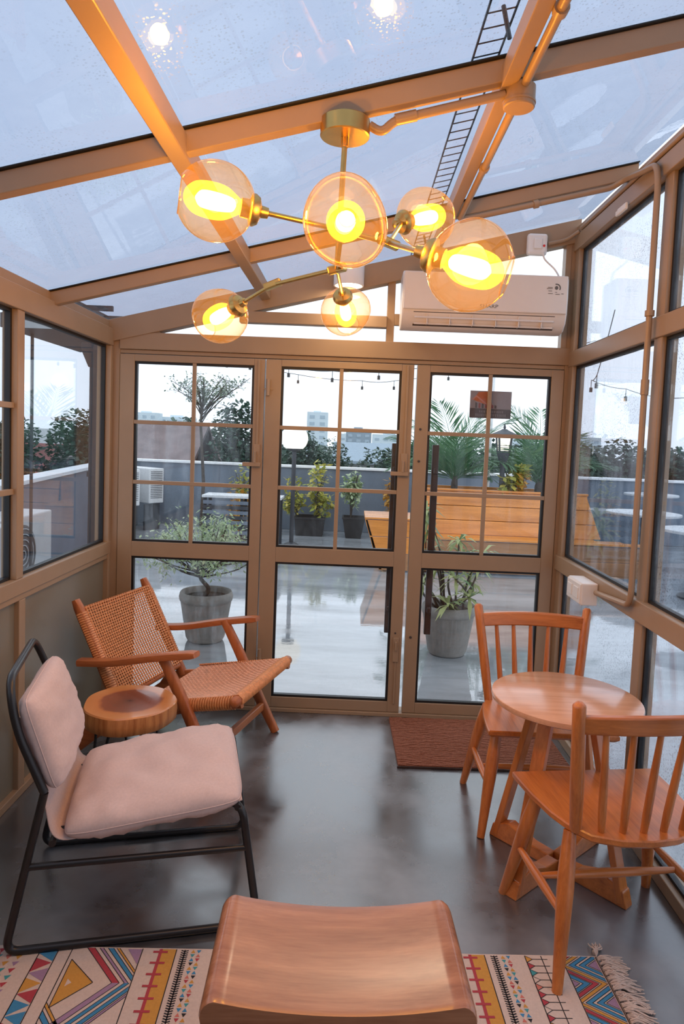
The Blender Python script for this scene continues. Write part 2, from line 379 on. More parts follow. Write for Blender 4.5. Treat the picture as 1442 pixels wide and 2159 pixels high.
# ---- wall_right: full-height glazing
wr = thing('wall_right', 'full height side glazing streaked with rain drops in tan frames', 'wall', kind='structure')
rail = lambda n, z0, z1, d=.0: bx(n, (XR-d, YR, z0), (XR+T, 0, z1), 'frame', wr)
rail('top_rail', 2.665, 2.745, .012); rail('top_rail', 2.745, 2.80); rail('rail', 2.035, 2.118, .004); rail('rail', .90, .983, .012); rail('bottom_rail', 0, .05, .004)
posts_r = [(-1.148, -1.075), (-2.25, -2.18), (-3.35, -3.28), (-4.45, -4.38)]
bx('post', (XR, -.07, 0), (XR+T, 0, 2.70), 'frame', wr)
for a, b in posts_r: bx('post', (XR+.005, a, .05), (XR+T, b, 2.70), 'frame', wr)
ycell = [(-1.075, -.07), (-2.18, -1.148), (-3.28, -2.25), (-4.38, -3.35), (-4.95, -4.45)]
for a, b in ycell:
    for z0, z1 in ((.05, .90), (.983, 2.035), (2.118, 2.665)):
        ring_yz(a, b, z0, z1, XR+.022, XR+.045, .013).build('gasket', 'gasket', wr)
        bx('pane', (XR+.030, a, z0+.002), (XR+.034, b, z1-.002), 'gright', wr, 0)

# ---- wall_back: frame round the doors and the gable above
wb = thing('wall_back', 'tan metal frame around three glazed doors with gable panes above', 'wall', kind='structure')
bx('corner_post', (XL-.06, 0, 0), (-1.29, .07, 2.2), 'frame', wb); bx('corner_post', (1.203, 0, 0), (XR+.06, .07, 2.76), 'frame', wb)
bx('header', (-1.29, -.012, 2.045), (1.228, .07, 2.14), 'frame', wb); bx('header', (-1.29, .0, 2.022), (1.203, .06, 2.044), 'frame', wb)
bx('gable_post', (.20, 0, 2.14), (.243, .06, 2.50), 'frame', wb, .002)
bx('gable_post', (1.172, -.004, 2.14), (1.203, .06, 2.72), 'frame', wb, .002)
bx('gable_rail', (-.62, -.02, 2.215), (.20, .045, 2.277), 'frame', wb, .002); bx('gable_rail', (.243, 0, 2.232), (1.172, .03, 2.295), 'frame', wb, .002)
m = MB(); zz = [(XL-.02, roofz(XL)-.06), (XR+.02, roofz(XR)-.06)]
m.add([(x, y, z+dz) for (x, z) in zz for y in (-.017, .066) for dz in (0, .125)], [(0,1,3,2),(4,6,7,5),(0,4,5,1),(2,3,7,6),(0,2,6,4),(1,5,7,3)])
m.build('gable_beam', 'frame', wb, bevel=.003)
for a, b in ((-1.08, .20), (.243, 1.172)):
    MB().add([(a,.03,2.14),(b,.03,2.14),(b,.03,roofz(b)-.04),(a,.03,roofz(a)-.04)], [(0,1,2,3)]).build('pane', 'gclean', wb, recalc=False)
MB().add([(x, y, q) for y in (-.008, .04) for x, q in ((-1.337, 2.13), (-1.10, 2.13), (-1.06, 2.142), (-1.10, roofz(-1.10)-.03), (-1.337, roofz(-1.337)-.03))], [(0,1,2,3,4), (9,8,7,6,5), (0,5,6,1), (1,6,7,2), (2,7,8,3), (3,8,9,4), (4,9,5,0)]).build('gable_infill', 'frame', wb)
tag(bx('trim_1', (-1.29, -.02, 0), (1.203, .09, .022), 'frame', None, .003), 'low tan door threshold strip across the door wall', 'threshold', kind='structure')

def door(name, x0, x1, gx, label, gm='gdoor'):
    d = thing(name, label, 'door', (x0, 0, 0.024), kind='structure'); w = x1-x0; g0 = gx-x0; g1 = g0+.675
    y0, y1 = -.008, .042; H = 2.018-.024
    z = lambda v: v-.024
    bx('stile', (0, y0, 0), (g0, y1, H), 'frame', d, .0025); bx('stile', (g1, y0, 0), (w, y1, H), 'frame', d, .0025)
    bx('rail', (g0, y0, 0), (g1, y1, z(.084)), 'frame', d, .002); bx('rail', (g0, y0, z(.873)), (g1, y1, z(.958)), 'frame', d, .002); bx('rail', (g0, y0, z(1.98)), (g1, y1, H), 'frame', d, .002)
    for a, b in ((.084, .873), (.958, 1.98)):
        ring_xz(g0, g1, z(a), z(b), y0+.010, y1-.012, .0125).build('gasket', 'gasket', d)
        bx('pane', (g0+.004, .016, z(a)+.004), (g1-.004, .020, z(b)-.004), gm, d, 0)
    mid = (g0+g1)/2
    bx('muntin', (mid-.011, -.004, z(.958)), (mid+.011, .013, z(1.98)), 'frame', d, .002)
    for k in (1, 2):
        zc = z(.958+(1.98-.958)*k/3); bx('muntin', (g0, -.005, zc-.011), (g1, .012, zc+.011), 'frame', d, .002)
    return d, z
d1, z = door('door_1', -1.287, -.470, -1.205, 'tan glazed door leaf beside the left wall, bonsai tree behind it', 'gmist')
d2, z = door('door_2', -.464, .366, -.377, 'tan glazed door leaf in the middle of the three')
d3, z = door('door_3', .384, 1.200, .457, 'tan glazed door leaf with a printed sign, beside the right wall')
def hinge(d, x, zc):
    m = MB(); m.tube([(x, -.018, zc-.045), (x, -.018, zc+.045)], .011, 10); m.box((x-.022, -.012, zc-.012), (x+.03, -.008, zc-.006)); m.build('hinge', 'frame', d, smooth=40)
hinge(d2, .015, z(1.86)); hinge(d2, .015, z(.32))
def bolt(d, x, zc, zt):
    bx('flush_bolt', (x-.006, -.016, zc), (x+.006, -.009, zt), 'frame', d, .001)
    m = MB(); m.box((x-.018, -.022, zc-.10), (x+.018, -.008, zc+.02)); m.box((x-.075, -.040, zc-.105), (x+.025, -.020, zc-.083)); m.box((x-.012, -.045, zc-.085), (x+.0, -.02, zc-.02)); m.build('bolt_handle', 'frame', d, bevel=.002)
bolt(d1, .785, z(1.52), z(2.01)); bolt(d2, .795, z(1.50), z(2.01))
m = MB(); m.box((.78, -.020, .30), (.812, -.008, .44)); m.box((.79, -.035, .37), (.80, -.02, .42)); m.box((.792, -.014, .05), (.802, -.008, .30)); m.build('foot_bolt', 'frame', d2, bevel=.002)
for zc in (1.66, 1.48, .47): MB().lathe([(.0, 0), (.007, 0), (.007, .006), (0, .008)], (.03, -.008, z(zc)), (0, -1, 0), 10, False).build('keyhole', 'darkslot', d3, smooth=40)
MB().lathe([(.0, 0), (.005, 0), (.005, .004), (0, .006)], (.79, -.008, z(.49)), (0, -1, 0), 10, False).build('keyhole', 'darkslot', d2, smooth=40)
def pull(d, x):
    m = MB(); m.box((x-.019, .075, z(.465)), (x+.019, .105, z(1.575))); m.box((x-.01, .04, z(.60)), (x+.01, .076, z(.63))); m.box((x-.01, .04, z(1.41)), (x+.01, .076, z(1.44)))
    tag(m.build('pull_handle', 'darkwood', d, bevel=.003), 'long dark brown wooden pull bar on the outside')
pull(d2, .285+.464); pull(d3, .518-.384)
# ================================================================== TERRACE AND WORLD OUTSIDE
tag(bx('terrace_floor', (-6, .03, -.14), (9, 9, -.004), 'wet', None, 0), 'wet grey roof terrace floor reflecting the sky', 'terrace', kind='structure')
tag(bx('building_wall', (-6, .02, -12), (9, 9.05, -.15), 'parapet', None, 0), 'wall of the building below the terrace', 'wall', kind='structure')
tag(bx('side_terrace', (-6, -6, -.14), (XL-.08, .03, -.004), 'wet', None, 0), 'wet terrace strip outside the left windows', 'terrace', kind='structure')
tag(bx('side_terrace', (XR+.08, -6, -.14), (9, .03, -.004), 'wet', None, 0), 'wet terrace strip outside the right windows', 'terrace', kind='structure')
def parapet(p, q, h, label, name='parapet_wall', t=.14):
    o = thing(name, label, 'parapet', kind='structure'); p = Vector(p); q = Vector(q)
    MB().bar((p.x, p.y, h/2), (q.x, q.y, h/2), t, h).build('render', 'parapet', o)
    MB().bar((p.x, p.y, h+.02), (q.x, q.y, h+.02), t+.08, .04).build('coping', 'cap', o, bevel=.004)
parapet((-4.0, 8.0, 0), (9, 7.7, 0), 1.07, 'blue grey parapet with white coping at the far side of the terrace')
parapet((-2.55, -.4, 0), (-3.95, 8.05, 0), 1.07, 'grey parapet with white coping outside the left windows')
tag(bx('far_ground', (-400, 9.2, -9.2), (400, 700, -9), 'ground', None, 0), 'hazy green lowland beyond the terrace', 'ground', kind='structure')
def leaves(m, pts, size, rnd, aspect=.45, droop=.0):
    for p in pts:
        p = Vector(p); d = Vector((rnd.uniform(-1, 1), rnd.uniform(-1, 1), rnd.uniform(-.6, .6)-droop)).normalized(); s = size*rnd.uniform(.6, 1.3)
        w = d.cross(Vector((rnd.uniform(-.5, .5), rnd.uniform(-.5, .5), 1))).normalized()*s*aspect
        m.add([p, p+d*s*.5+w*.5, p+d*s, p+d*s*.5-w*.5], [(0, 1, 2, 3)])
def ellip(rnd, c, r, n, shell=.55):
    out = []
    while len(out) < n:
        v = Vector((rnd.uniform(-1, 1), rnd.uniform(-1, 1), rnd.uniform(-1, 1)))
        if shell < v.length < 1: out.append((c[0]+v.x*r[0], c[1]+v.y*r[1], c[2]+v.z*r[2]))
    return out
def tree(x, y, ztop, rx, rz, label, seed, n=1500, mat='leaf_dk', base=-9, size=None, name='broadleaf_tree'):
    rnd = random.Random(seed); t = thing(name, label, 'tree', (x, y, base), group='trees beyond the parapet'); zc = ztop-rz-base
    m = MB()
    for k in range(7):
        a = rnd.uniform(0, 6.28); q = rnd.uniform(.2, .62); c = (math.cos(a)*rx*q, math.sin(a)*rx*q, zc+rnd.uniform(-.5, .55)*rz); rr = rnd.uniform(.42, .62)
        leaves(m, ellip(rnd, c, (rx*rr, rx*rr, rz*rr), n//7, .5), size or rx*.12, rnd, .75)
    m.build('foliage', mat, t, recalc=False)
    MB().tube([(0, 0, 0), (0, 0, zc*.6), (rx*.1, 0, zc)], [rx*.09, rx*.07, rx*.03], 7).build('trunk', 'bark', t, smooth=60)
TREES = [  # x, y, top, radius, half height, words
 (-2.72, 14.5, 2.55, 1.15, 1.55, 'broad dark tree beyond the parapet, tallest behind the left door'),
 (-5.4, 20, 2.0, 1.9, 1.8, 'rounded tree behind the brown roof, left of the left door'),
 (-1.35, 15, 1.95, 1.0, 1.5, 'dark tree right behind the white globe lamp'),
 (-.35, 19, 1.55, .9, 1.3, 'small distant tree between the globe lamp and the grey house'),
 (1.15, 17, 1.62, 1.15, 1.3, 'bushy tree beyond the parapet just right of the grey house'),
 (2.3, 21, 1.7, 1.4, 1.4, 'tree behind the wooden planter, left of the palm'),
 (3.3, 16, 1.95, 1.3, 1.5, 'dark tree seen behind the left palm fronds'),
 (4.6, 18, 1.75, 1.5, 1.5, 'dark tree seen between the lantern and the second palm'),
 (6.0, 17, 1.9, 1.5, 1.5, 'dark tree behind the second palm, past the right door'),
 (7.5, 18, 1.9, 1.7, 1.6, 'tree filling the near right window above the parapet'),
 (9.3, 19, 2.0, 1.7, 1.6, 'tree seen just left of the right window post'),
 (11.2, 19, 1.9, 1.8, 1.6, 'tree seen right of the right window post'),
 (13.4, 20, 2.0, 1.9, 1.7, 'farthest right tree beyond the parapet'),
 (-8.0, 17, 2.3, 1.6, 1.7, 'dark tree in the left window beside the corner'),
 (-9.6, 16, 1.9, 1.5, 1.5, 'dark tree in the middle of the left window'),
 (-11.8, 18, 1.6, 1.5, 1.4, 'tree seen at the mullion of the left windows'),
]
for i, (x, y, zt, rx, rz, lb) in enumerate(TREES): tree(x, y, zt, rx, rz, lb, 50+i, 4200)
m = MB(); rnd = random.Random(3)
for i in range(1500):                                   # distant tree belt
    a = rnd.uniform(-1.05, 1.05); r = rnd.uniform(45, 150); c = Vector((math.sin(a)*r, math.cos(a)*r, rnd.uniform(-8, -1.8))); q = rnd.uniform(1.6, 3.4)
    leaves(m, ellip(rnd, c, (q, q, q*.8), 14, .4), q*.9, rnd, .9)
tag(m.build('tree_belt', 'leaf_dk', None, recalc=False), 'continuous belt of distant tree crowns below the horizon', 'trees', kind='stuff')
def building(x, y, w, d, top, mat, label, cols, rows, rz=0, name='apartment_tower'):
    b = thing(name, label, 'building', (x, y, -9), rz); H = top+9
    MB().box((-w/2, 0, 0), (w/2, d, H)).box((-w*.2, d*.2, H), (w*.15, d*.6, H+.06*w)).build('wall', mat, b)
    w0 = w/cols
    me = None
    for i in range(cols):
        for j in range(rows):
            x0 = -w/2+w0*(i+.25); z1 = H-1.0-j*(top+1)/rows
            o = bx('window', (0, -.05, 0), (w0*.5, .05, (top+1)/rows*.5), 'bwin', b, 0) if me is None else bpy.data.objects.new('window', me)
            if me is None: me = o.data
            else: COL.objects.link(o); o.parent = b
            o.location = (x0, 0, z1-(top+1)/rows*.55)
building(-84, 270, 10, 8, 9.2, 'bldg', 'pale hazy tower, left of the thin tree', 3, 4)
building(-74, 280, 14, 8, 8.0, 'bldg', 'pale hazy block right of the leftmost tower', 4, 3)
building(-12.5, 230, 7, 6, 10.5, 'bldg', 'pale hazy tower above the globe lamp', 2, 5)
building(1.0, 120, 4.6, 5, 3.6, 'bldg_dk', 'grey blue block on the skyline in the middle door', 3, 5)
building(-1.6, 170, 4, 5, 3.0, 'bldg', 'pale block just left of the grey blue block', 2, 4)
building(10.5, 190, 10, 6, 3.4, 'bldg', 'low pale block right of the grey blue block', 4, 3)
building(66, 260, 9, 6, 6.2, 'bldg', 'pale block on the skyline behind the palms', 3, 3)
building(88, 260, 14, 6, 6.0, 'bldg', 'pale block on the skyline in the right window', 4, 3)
def house(x, y, w, d, eave, ridge, rmat, label, rz=0):
    h = thing('house', label, 'house', (x, y, -9), rz, group='houses beyond the terrace'); e = eave+9; r = ridge+9
    MB().box((-w/2, 0, 0), (w/2, d, e)).build('wall', 'housewall', h)
    for s in (0, 1):
        m = MB(); yy = -.4 if s == 0 else d+.4
        m.add([(-w/2-.3, yy, e-.2), (w/2+.3, yy, e-.2), (w/2+.3, d/2, r), (-w/2-.3, d/2, r), (-w/2-.3, yy, e-.08), (w/2+.3, yy, e-.08), (w/2+.3, d/2, r+.12), (-w/2-.3, d/2, r+.12)],
          [(0,3,2,1),(4,5,6,7),(0,1,5,4),(1,2,6,5),(2,3,7,6),(3,0,4,7)]); m.build('roof_slope', rmat, h)
    for k in range(2): bx('window', (-w*.3+k*w*.4, -.06, e-1.6), (-w*.3+k*w*.4+w*.18, .02, e-.6), 'bwin', h, 0)
house(-5.15, 12.6, 1.75, 5, .35, 1.72, 'roof_brown', 'house with a brown tiled roof behind the left door')
house(.55, 26, 2.2, 3, .75, 1.35, 'bldg_dk', 'small grey roofed house in the middle door')
house(-15.6, 24, 5, 6, -.6, .75, 'roof_red', 'red roofed house seen through the near left window')
house(-20, 34, 7, 6, .2, 1.4, 'housewall', 'pale house at the far left edge of the view')
house(-8.9, 21, 3, 4, .6, 1.6, 'roof_brown', 'dark roofed house by the corner of the left window')
house(10.8, 30, 3, 4, -.6, .2, 'roof_red', 'tiny red roof among the trees in the right window')

# ---- wooden planter bench
pb = thing('planter_bench', 'long orange wooden bench with a tall plank back holding a planter', 'bench', (2.0, 4.4, 0))
def plank(par, x0, x1, y0, y1, z0, z1, mat='pine_x', name='plank'): return bx(name, (x0, y0, z0), (x1, y1, z1), mat, par, .006)
def slope_plank(par, xa, xb, xa2, xb2, y, z0, z1, y2, t=.03, mat='pine_x'):
    m = MB(); m.add([(xa,y,z0),(xb,y,z0),(xb,y+t,z0),(xa,y+t,z0),(xa2,y2,z1),(xb2,y2,z1),(xb2,y2+t,z1),(xa2,y2+t,z1)], [(0,3,2,1),(4,5,6,7),(0,1,5,4),(1,2,6,5),(2,3,7,6),(3,0,4,7)])
    return m.build('plank', mat, par, bevel=.005)
for k in range(3):                                       # backrest boards, raked
    za, zb = .445+k*.18, .445+(k+1)*.18-.006; f = lambda z: (z-.445)/.54
    slope_plank(pb, -1.02, 1.22-.18*f(za), -1.02, 1.22-.18*f(zb), .36+.10*f(za), za, zb, .36+.10*f(zb))
plank(pb, -1.04, 1.06, .44, .50, .985, 1.012)
for k in range(3): plank(pb, -1.02, 1.72-k*.30, .0+.125*k, .12+.125*k, .415, .443)   # seat boards, cut away on the skew at the free end
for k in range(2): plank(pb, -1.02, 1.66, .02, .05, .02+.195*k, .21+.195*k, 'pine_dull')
plank(pb, -1.05, 1.06, 1.30, 1.34, .40, 1.0); 
for s in (-1.05, 1.03): bx('end_board', (s, .48, .40), (s+.03, 1.3, .985), 'pine_y', pb, .004)
bx('soil', (-1.02, .5, .70), (1.03, 1.3, .93), 'soil', pb, 0)
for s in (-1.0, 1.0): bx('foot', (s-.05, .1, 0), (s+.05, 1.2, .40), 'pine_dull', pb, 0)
pe = thing('tapered_planter', 'orange tapered wooden box at the left end of the bench', 'planter', (.62, 4.36, 0))
for k in range(3):
    za, zb = .02+k*.205, .02+(k+1)*.205-.006; f = lambda z: .20-.20*z/.64
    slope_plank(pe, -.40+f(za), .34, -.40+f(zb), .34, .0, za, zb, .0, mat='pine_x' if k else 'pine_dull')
m = MB(); m.add([(-.20,0,.02),(-.20,.75,.02),(-.40,.75,.635),(-.40,0,.635),(-.17,0,.02),(-.17,.75,.02),(-.37,.75,.635),(-.37,0,.635)], [(0,1,2,3),(4,7,6,5),(0,4,5,1),(1,5,6,2),(2,6,7,3),(3,7,4,0)]); m.build('side_board', 'pine_y', pe)
for k in range(4): plank(pe, -.40, .34, -.015+.19*k, .17+.19*k, .637, .660)
# ---- palms
def palm(loc, n, L, label, seed, zt):
    rnd = random.Random(seed); t = thing('palm', label, 'palm', loc, group='palms in the wooden planter')
    MB().tube([(0, 0, -.05), (0, 0, .12), (.01, 0, .22)], [.05, .045, .03], 8).build('stem', 'bark', t, smooth=60)
    for k in range(n):
        a = 2*PI*k/n*1.618+rnd.uniform(-.2, .2); el = rnd.uniform(.75, 1.45) if k % 3 else rnd.uniform(.4, .8); l = L*rnd.uniform(.75, 1.1)
        P = []; p = Vector((0, 0, .15)); 
        for i in range(13):
            e = el-1.15*(i/12)**1.7*(1.6-el*.7); P.append(p.copy()); p = p+Vector((math.cos(a)*math.cos(e), math.sin(a)*math.cos(e), math.sin(e)))*l/12
        m = MB(); m.tube(P, [.008-.0005*i for i in range(13)], 4)
        side = Vector((-math.sin(a), math.cos(a), 0))
        for i in range(2, 34):
            q = i/34*12; i0 = int(q); b = P[i0].lerp(P[min(i0+1, 12)], q-i0); d = (P[min(i0+1, 12)]-P[max(i0-1, 0)]).normalized()
            ll = l*.42*math.sin(PI*min(1, 0.18+.8*i/34))**.7
            for s in (-1, 1):
                dr = (d*.75+side*s*.6+Vector((0, 0, .15-rnd.uniform(.1, .5)))).normalized(); e = b+dr*ll; w = d*.017
                m.add([b-w, b+dr*ll*.5-w*.9, e, b+dr*ll*.5+w*.9], [(0, 1, 2, 3)])
        m.build('frond', 'leaf_palm', t, recalc=False)
palm((1.45, 5.50, .93), 17, 1.15, 'feathery palm left of the lantern in the wooden planter', 11, 2.3)
palm((2.58, 5.46, .93), 17, 1.12, 'feathery palm right of the lantern in the wooden planter', 12, 2.15)
def bush(name, loc, r, n, size, mat, label, cat='plant', seed=1, aspect=.5, stems=5, group=None, droop=.2):
    rnd = random.Random(seed); t = thing(name, label, cat, loc, group=group); m = MB()
    for k in range(6):
        c = (rnd.uniform(-.5, .5)*r[0], rnd.uniform(-.5, .5)*r[1], r[2]*(1+rnd.uniform(-.55, .55))); leaves(m, ellip(rnd, c, (r[0]*.5, r[1]*.5, r[2]*.45), n//6, .2), size, rnd, aspect, droop)
    m.build('foliage', mat, t, recalc=False); m = MB()
    for k in range(stems): m.tube([(0, 0, -.02), (rnd.uniform(-.2, .2)*r[0], rnd.uniform(-.2, .2)*r[1], r[2]*.7), (rnd.uniform(-.6, .6)*r[0], rnd.uniform(-.6, .6)*r[1], r[2]*1.4)], [.009, .007, .004], 5)
    m.build('stems', 'bark', t, smooth=60); return t
bush('croton', (2.14, 5.04, .93), (.20, .18, .22), 150, .13, 'leaf_yel', 'yellow green croton between the lantern and the right palm', seed=4)
bush('croton', (2.05, 4.97, .93), (.13, .1, .13), 60, .12, 'leaf_yel', 'low yellow croton at the foot of the lantern', seed=5)
bush('croton', (2.24, 4.98, .93), (.07, .07, .17), 40, .13, 'leaf_or', 'narrow orange croton beside the right palm', seed=6)
# ---- pots along the parapet
def crate(loc, r, h, label, tap=.8, n=4):
    t = thing('black_pot', label, 'pot', loc, PI/4 if n == 4 else 0, group='black pots along the parapet')
    MB().lathe([(r*tap, 0), (r, h), (r*1.06, h), (r*1.06, h+.03), (r*.92, h+.03), (r*.88, h-.05)], n=n, cap=True).build('body', 'blackpot', t)
    MB().lathe([(r*.88, h-.06), (0.001, h-.05)], n=n).build('soil', 'soil', t)
crate((-.62, 7.35, 0), .34, .27, 'black square planter right of the globe lamp post', .9)
crate((.10, 7.2, 0), .25, .31, 'black tapered pot in the middle of the parapet', .7)
bush('shrub', (-.85, 7.35, .25), (.30, .22, .40), 420, .10, 'leaf_yel', 'yellow green shrub directly behind the globe lamp post', seed=8)
bush('shrub', (-.50, 7.35, .25), (.26, .22, .52), 380, .11, 'leaf_yel', 'tall yellow green shrub right of the globe lamp post', seed=9)
bush('shrub', (.05, 7.2, .29), (.26, .22, .52), 420, .10, 'leaf_lt', 'light green shrub in the black tapered pot', seed=10)
bush('shrub', (.72, 7.35, .0), (.2, .2, .62), 240, .11, 'leaf_or', 'thin orange leaved shrub left of the tapered planter', seed=13, stems=7)
bush('shrub', (-1.72, 7.3, .0), (.30, .25, .46), 330, .13, 'leaf_or', 'orange croton shrub left of the globe lamp', seed=14, stems=7)
bush('shrub', (-1.78, 7.5, .0), (.22, .2, .68), 200, .10, 'leaf_yel', 'tall yellow tipped shrub behind the orange croton', seed=15, stems=7)
# ---- globe lamp post
gl = thing('globe_lamp_post', 'white round globe lamp on a slim dark post', 'lamp', (-.81, 6.08, 0))
MB().tube([(0, 0, 0), (0, 0, 1.40)], .032, 12).build('post', 'darkgrey', gl, smooth=40); MB().lathe([(.11, 0), (.11, .02), (.05, .05)], n=16).build('base', 'darkgrey', gl, smooth=40)
MB().lathe([(.03, 1.38), (.09, 1.40), (.10, 1.43), (.08, 1.44)], n=16).build('collar', 'darkgrey', gl, smooth=40)
MB().lathe([(.195*math.sin(a), 1.575-.195*math.cos(a)) for a in [PI*(.22+.78*i/16) for i in range(17)]], n=28).build('globe', 'globe_lamp', gl, smooth=60)
# ---- lantern post
ln = thing('lantern_post', 'black garden lantern on a post in the wooden planter', 'lamp', (1.985, 5.0, .92))
MB().tube([(0, 0, 0), (0, 0, .42)], .034, 10).build('post', 'darkgrey', ln, smooth=40)
MB().lathe([(.03, .40), (.085, .56), (.09, .60)], n=10).build('cup', 'darkgrey', ln)
MB().lathe([(.068, .60), (.088, .80)], n=16).build('diffuser', 'lantern_glow', ln, smooth=40)
for k in range(4):
    a = PI/4+k*PI/2; MB().bar((math.cos(a)*.088, math.sin(a)*.088, .58), (math.cos(a)*.118, math.sin(a)*.118, .81), .02, .02).build('bracket', 'darkgrey', ln)
for k in range(3): MB().lathe([(.078+.007*k, .615+.025*k), (.084+.007*k, .615+.025*k), (.084+.007*k, .622+.025*k), (.078+.007*k, .622+.025*k)], n=16, cap=False).build('ring', 'darkgrey', ln)
MB().lathe([(.165, .805), (.165, .815), (.05, .865), (.03, .88)], n=20).build('cap', 'darkgrey', ln, smooth=30); MB().lathe([(.012, .88), (.018, .90), (.004, .95)], n=10).build('finial', 'darkgrey', ln, smooth=60)
po = thing('light_pole', 'thin pale pole rising behind the door sign', 'pole', (2.10, 6.5, 0)); MB().tube([(0, 0, 0), (.01, 0, 2.9)], .026, 10).build('shaft', 'cap', po, smooth=40); MB().tube([(0, 0, 1.06), (.0, 0, 1.10)], .034, 10).build('band', 'darkgrey', po, smooth=40)
# ---- thin umbrella-shaped tree
tt = thing('umbrella_tree', 'slender tree with a flat umbrella crown by the parapet', 'tree', (-2.40, 7.25, 0)); rnd = random.Random(21)
m = MB(); lv = MB(); m.tube([(0, 0, 0), (.02, 0, .8), (-.05, 0, 1.75), (-.04, 0, 2.0)], [.035, .028, .022, .018], 7)
for k in range(26):
    a = rnd.uniform(0, 2*PI); R = rnd.uniform(.35, .80); z0 = rnd.uniform(1.70, 2.05); zt = 2.05+.48*(R/.8)**1.1+rnd.uniform(-.1, .08)
    P = smoothpath([(-.04, 0, z0), (math.cos(a)*R*.45, math.sin(a)*R*.45, (z0+zt)/2+.03), (math.cos(a)*R, math.sin(a)*R, zt)], 4); m.tube(P, [.011-.0009*i for i in range(len(P))], 5)
    for q in range(9):
        b = P[rnd.randrange(3, len(P))]; e = b+Vector((rnd.uniform(-.12, .12), rnd.uniform(-.12, .12), rnd.uniform(.0, .12))); m.tube([b, e], [.004, .002], 3); leaves(lv, [e+Vector((rnd.gauss(0, .04), rnd.gauss(0, .04), rnd.gauss(0, .025))) for _ in range(7)], .055, rnd, .5)
for q in range(30): leaves(lv, [(rnd.gauss(-.05, .15), rnd.gauss(0, .15), rnd.uniform(1.70, 1.98))], .06, rnd)
m.build('branches', 'bark', tt, smooth=60); lv.build('foliage', 'leaf_thin', tt, recalc=False)
# ---- bonsai-like tree in a ribbed pot
def ribpot(loc, r, h, label):
    t = thing('ribbed_pot', label, 'pot', loc, group='grey ribbed pots outside the doors')
    prof = [(r*.66, 0), (r*.70, .012), (r*.72, .03), (r*.93, h*.78), (r*.94, h*.80), (r*1.0, h*.82), (r*1.03, h*.9), (r*1.0, h*.97), (r*.96, h), (r*.88, h*.97), (r*.84, h*.8)]
    MB().lathe(prof, n=72, cap=True, rib=lambda i, j: (1+.035*math.cos(j/72*2*PI*36)) if 2 <= i <= 3 else 1).build('body', 'terracotta', t, smooth=50)
    MB().lathe([(r*.86, h*.88), (.002, h*.90)], n=24, cap=False).build('soil', 'soil', t); return t
ribpot((-1.045, 1.32, 0), .20, .38, 'grey ribbed pot of the bonsai tree behind the left door')
ribpot((.815, 1.25, 0), .20, .375, 'grey ribbed pot of long leaved plant behind the right door')
bt = thing('bonsai_tree', 'small twisting tree with a pale green dome of leaves', 'tree', (-1.06, 1.32, .34)); rnd = random.Random(31); m = MB(); lv = MB()
trunk = smoothpath([(0, 0, 0), (.03, .0, .06), (-.04, .02, .14), (.0, 0, .22), (.06, .02, .26)], 5); m.tube(trunk, [.020-.0006*i for i in range(len(trunk))], 8)
for k in range(46):
    a = 2*PI*k/46*7.1+rnd.uniform(-.2, .2); R = .47*math.sqrt(rnd.uniform(.03, 1)); zt = .64-.26*(R/.45)**2+rnd.uniform(-.06, .02)
    b = trunk[rnd.randrange(9, len(trunk))]; mid = Vector((math.cos(a)*R*.55, math.sin(a)*R*.55, (b.z+zt)/2+rnd.uniform(-.06, .03)))
    P = smoothpath([b, mid, (math.cos(a)*R, math.sin(a)*R, zt)], 4); m.tube(P, [.008-.0007*i for i in range(len(P))], 5)
    for q in range(75):
        c = P[rnd.randrange(5, len(P))]+Vector((rnd.gauss(0, .060), rnd.gauss(0, .060), rnd.gauss(-.01, .040))); leaves(lv, [c], .042, rnd, .42, .45)
m.build('branches', 'bark', bt, smooth=60); lv.build('foliage', 'leaf_lt', bt, recalc=False)
# ---- long-leaved plant (rosettes)
ad = thing('long_leaved_plant', 'branching plant with rosettes of long narrow leaves', 'plant', (.815, 1.25, .32)); rnd = random.Random(41); m = MB()
tips = [(-.20, .02, .20), (-.13, -.09, .33), (.02, -.12, .27), (.10, .02, .42), (.21, -.02, .34), (.16, .08, .22), (-.18, .03, .60), (-.20, .0, .76), (-.03, -.17, .09), (.06, .04, .54), (-.15, .05, .46), (.13, -.13, .14), (.24, .05, .44), (-.22, -.04, .68)]
ros = []
for k, tp in enumerate(tips):
    tp = Vector(tp); b = Vector((tp.x*.3+rnd.uniform(-.04, .04), tp.y*.3, 0)); P = smoothpath([b, b.lerp(tp, .5)+Vector((rnd.uniform(-.11, .11), rnd.uniform(-.05, .05), .02)), tp], 5)
    m.tube(P, [.010-.0004*i for i in range(len(P))], 6); f = MB()
    for q in range(20):
        a = 2*PI*q/20+rnd.uniform(-.2, .2); e = rnd.uniform(-.7, .8); L = rnd.uniform(.11, .18); d = Vector((math.cos(a)*math.cos(e), math.sin(a)*math.cos(e), math.sin(e))); s = d.cross(Vector((0, 0, 1))).normalized()*L*.10
        mid = tp+d*L*.55; end = tp+d*L+Vector((0, 0, -L*.30)); f.add([tp-s*.3, tp+s*.3, mid+s, end, mid-s], [(0, 1, 2, 4), (4, 2, 3)])
    f.build('rosette', 'leaf_ad', ad, recalc=False)
m.build('stems', 'bark', ad, smooth=60)
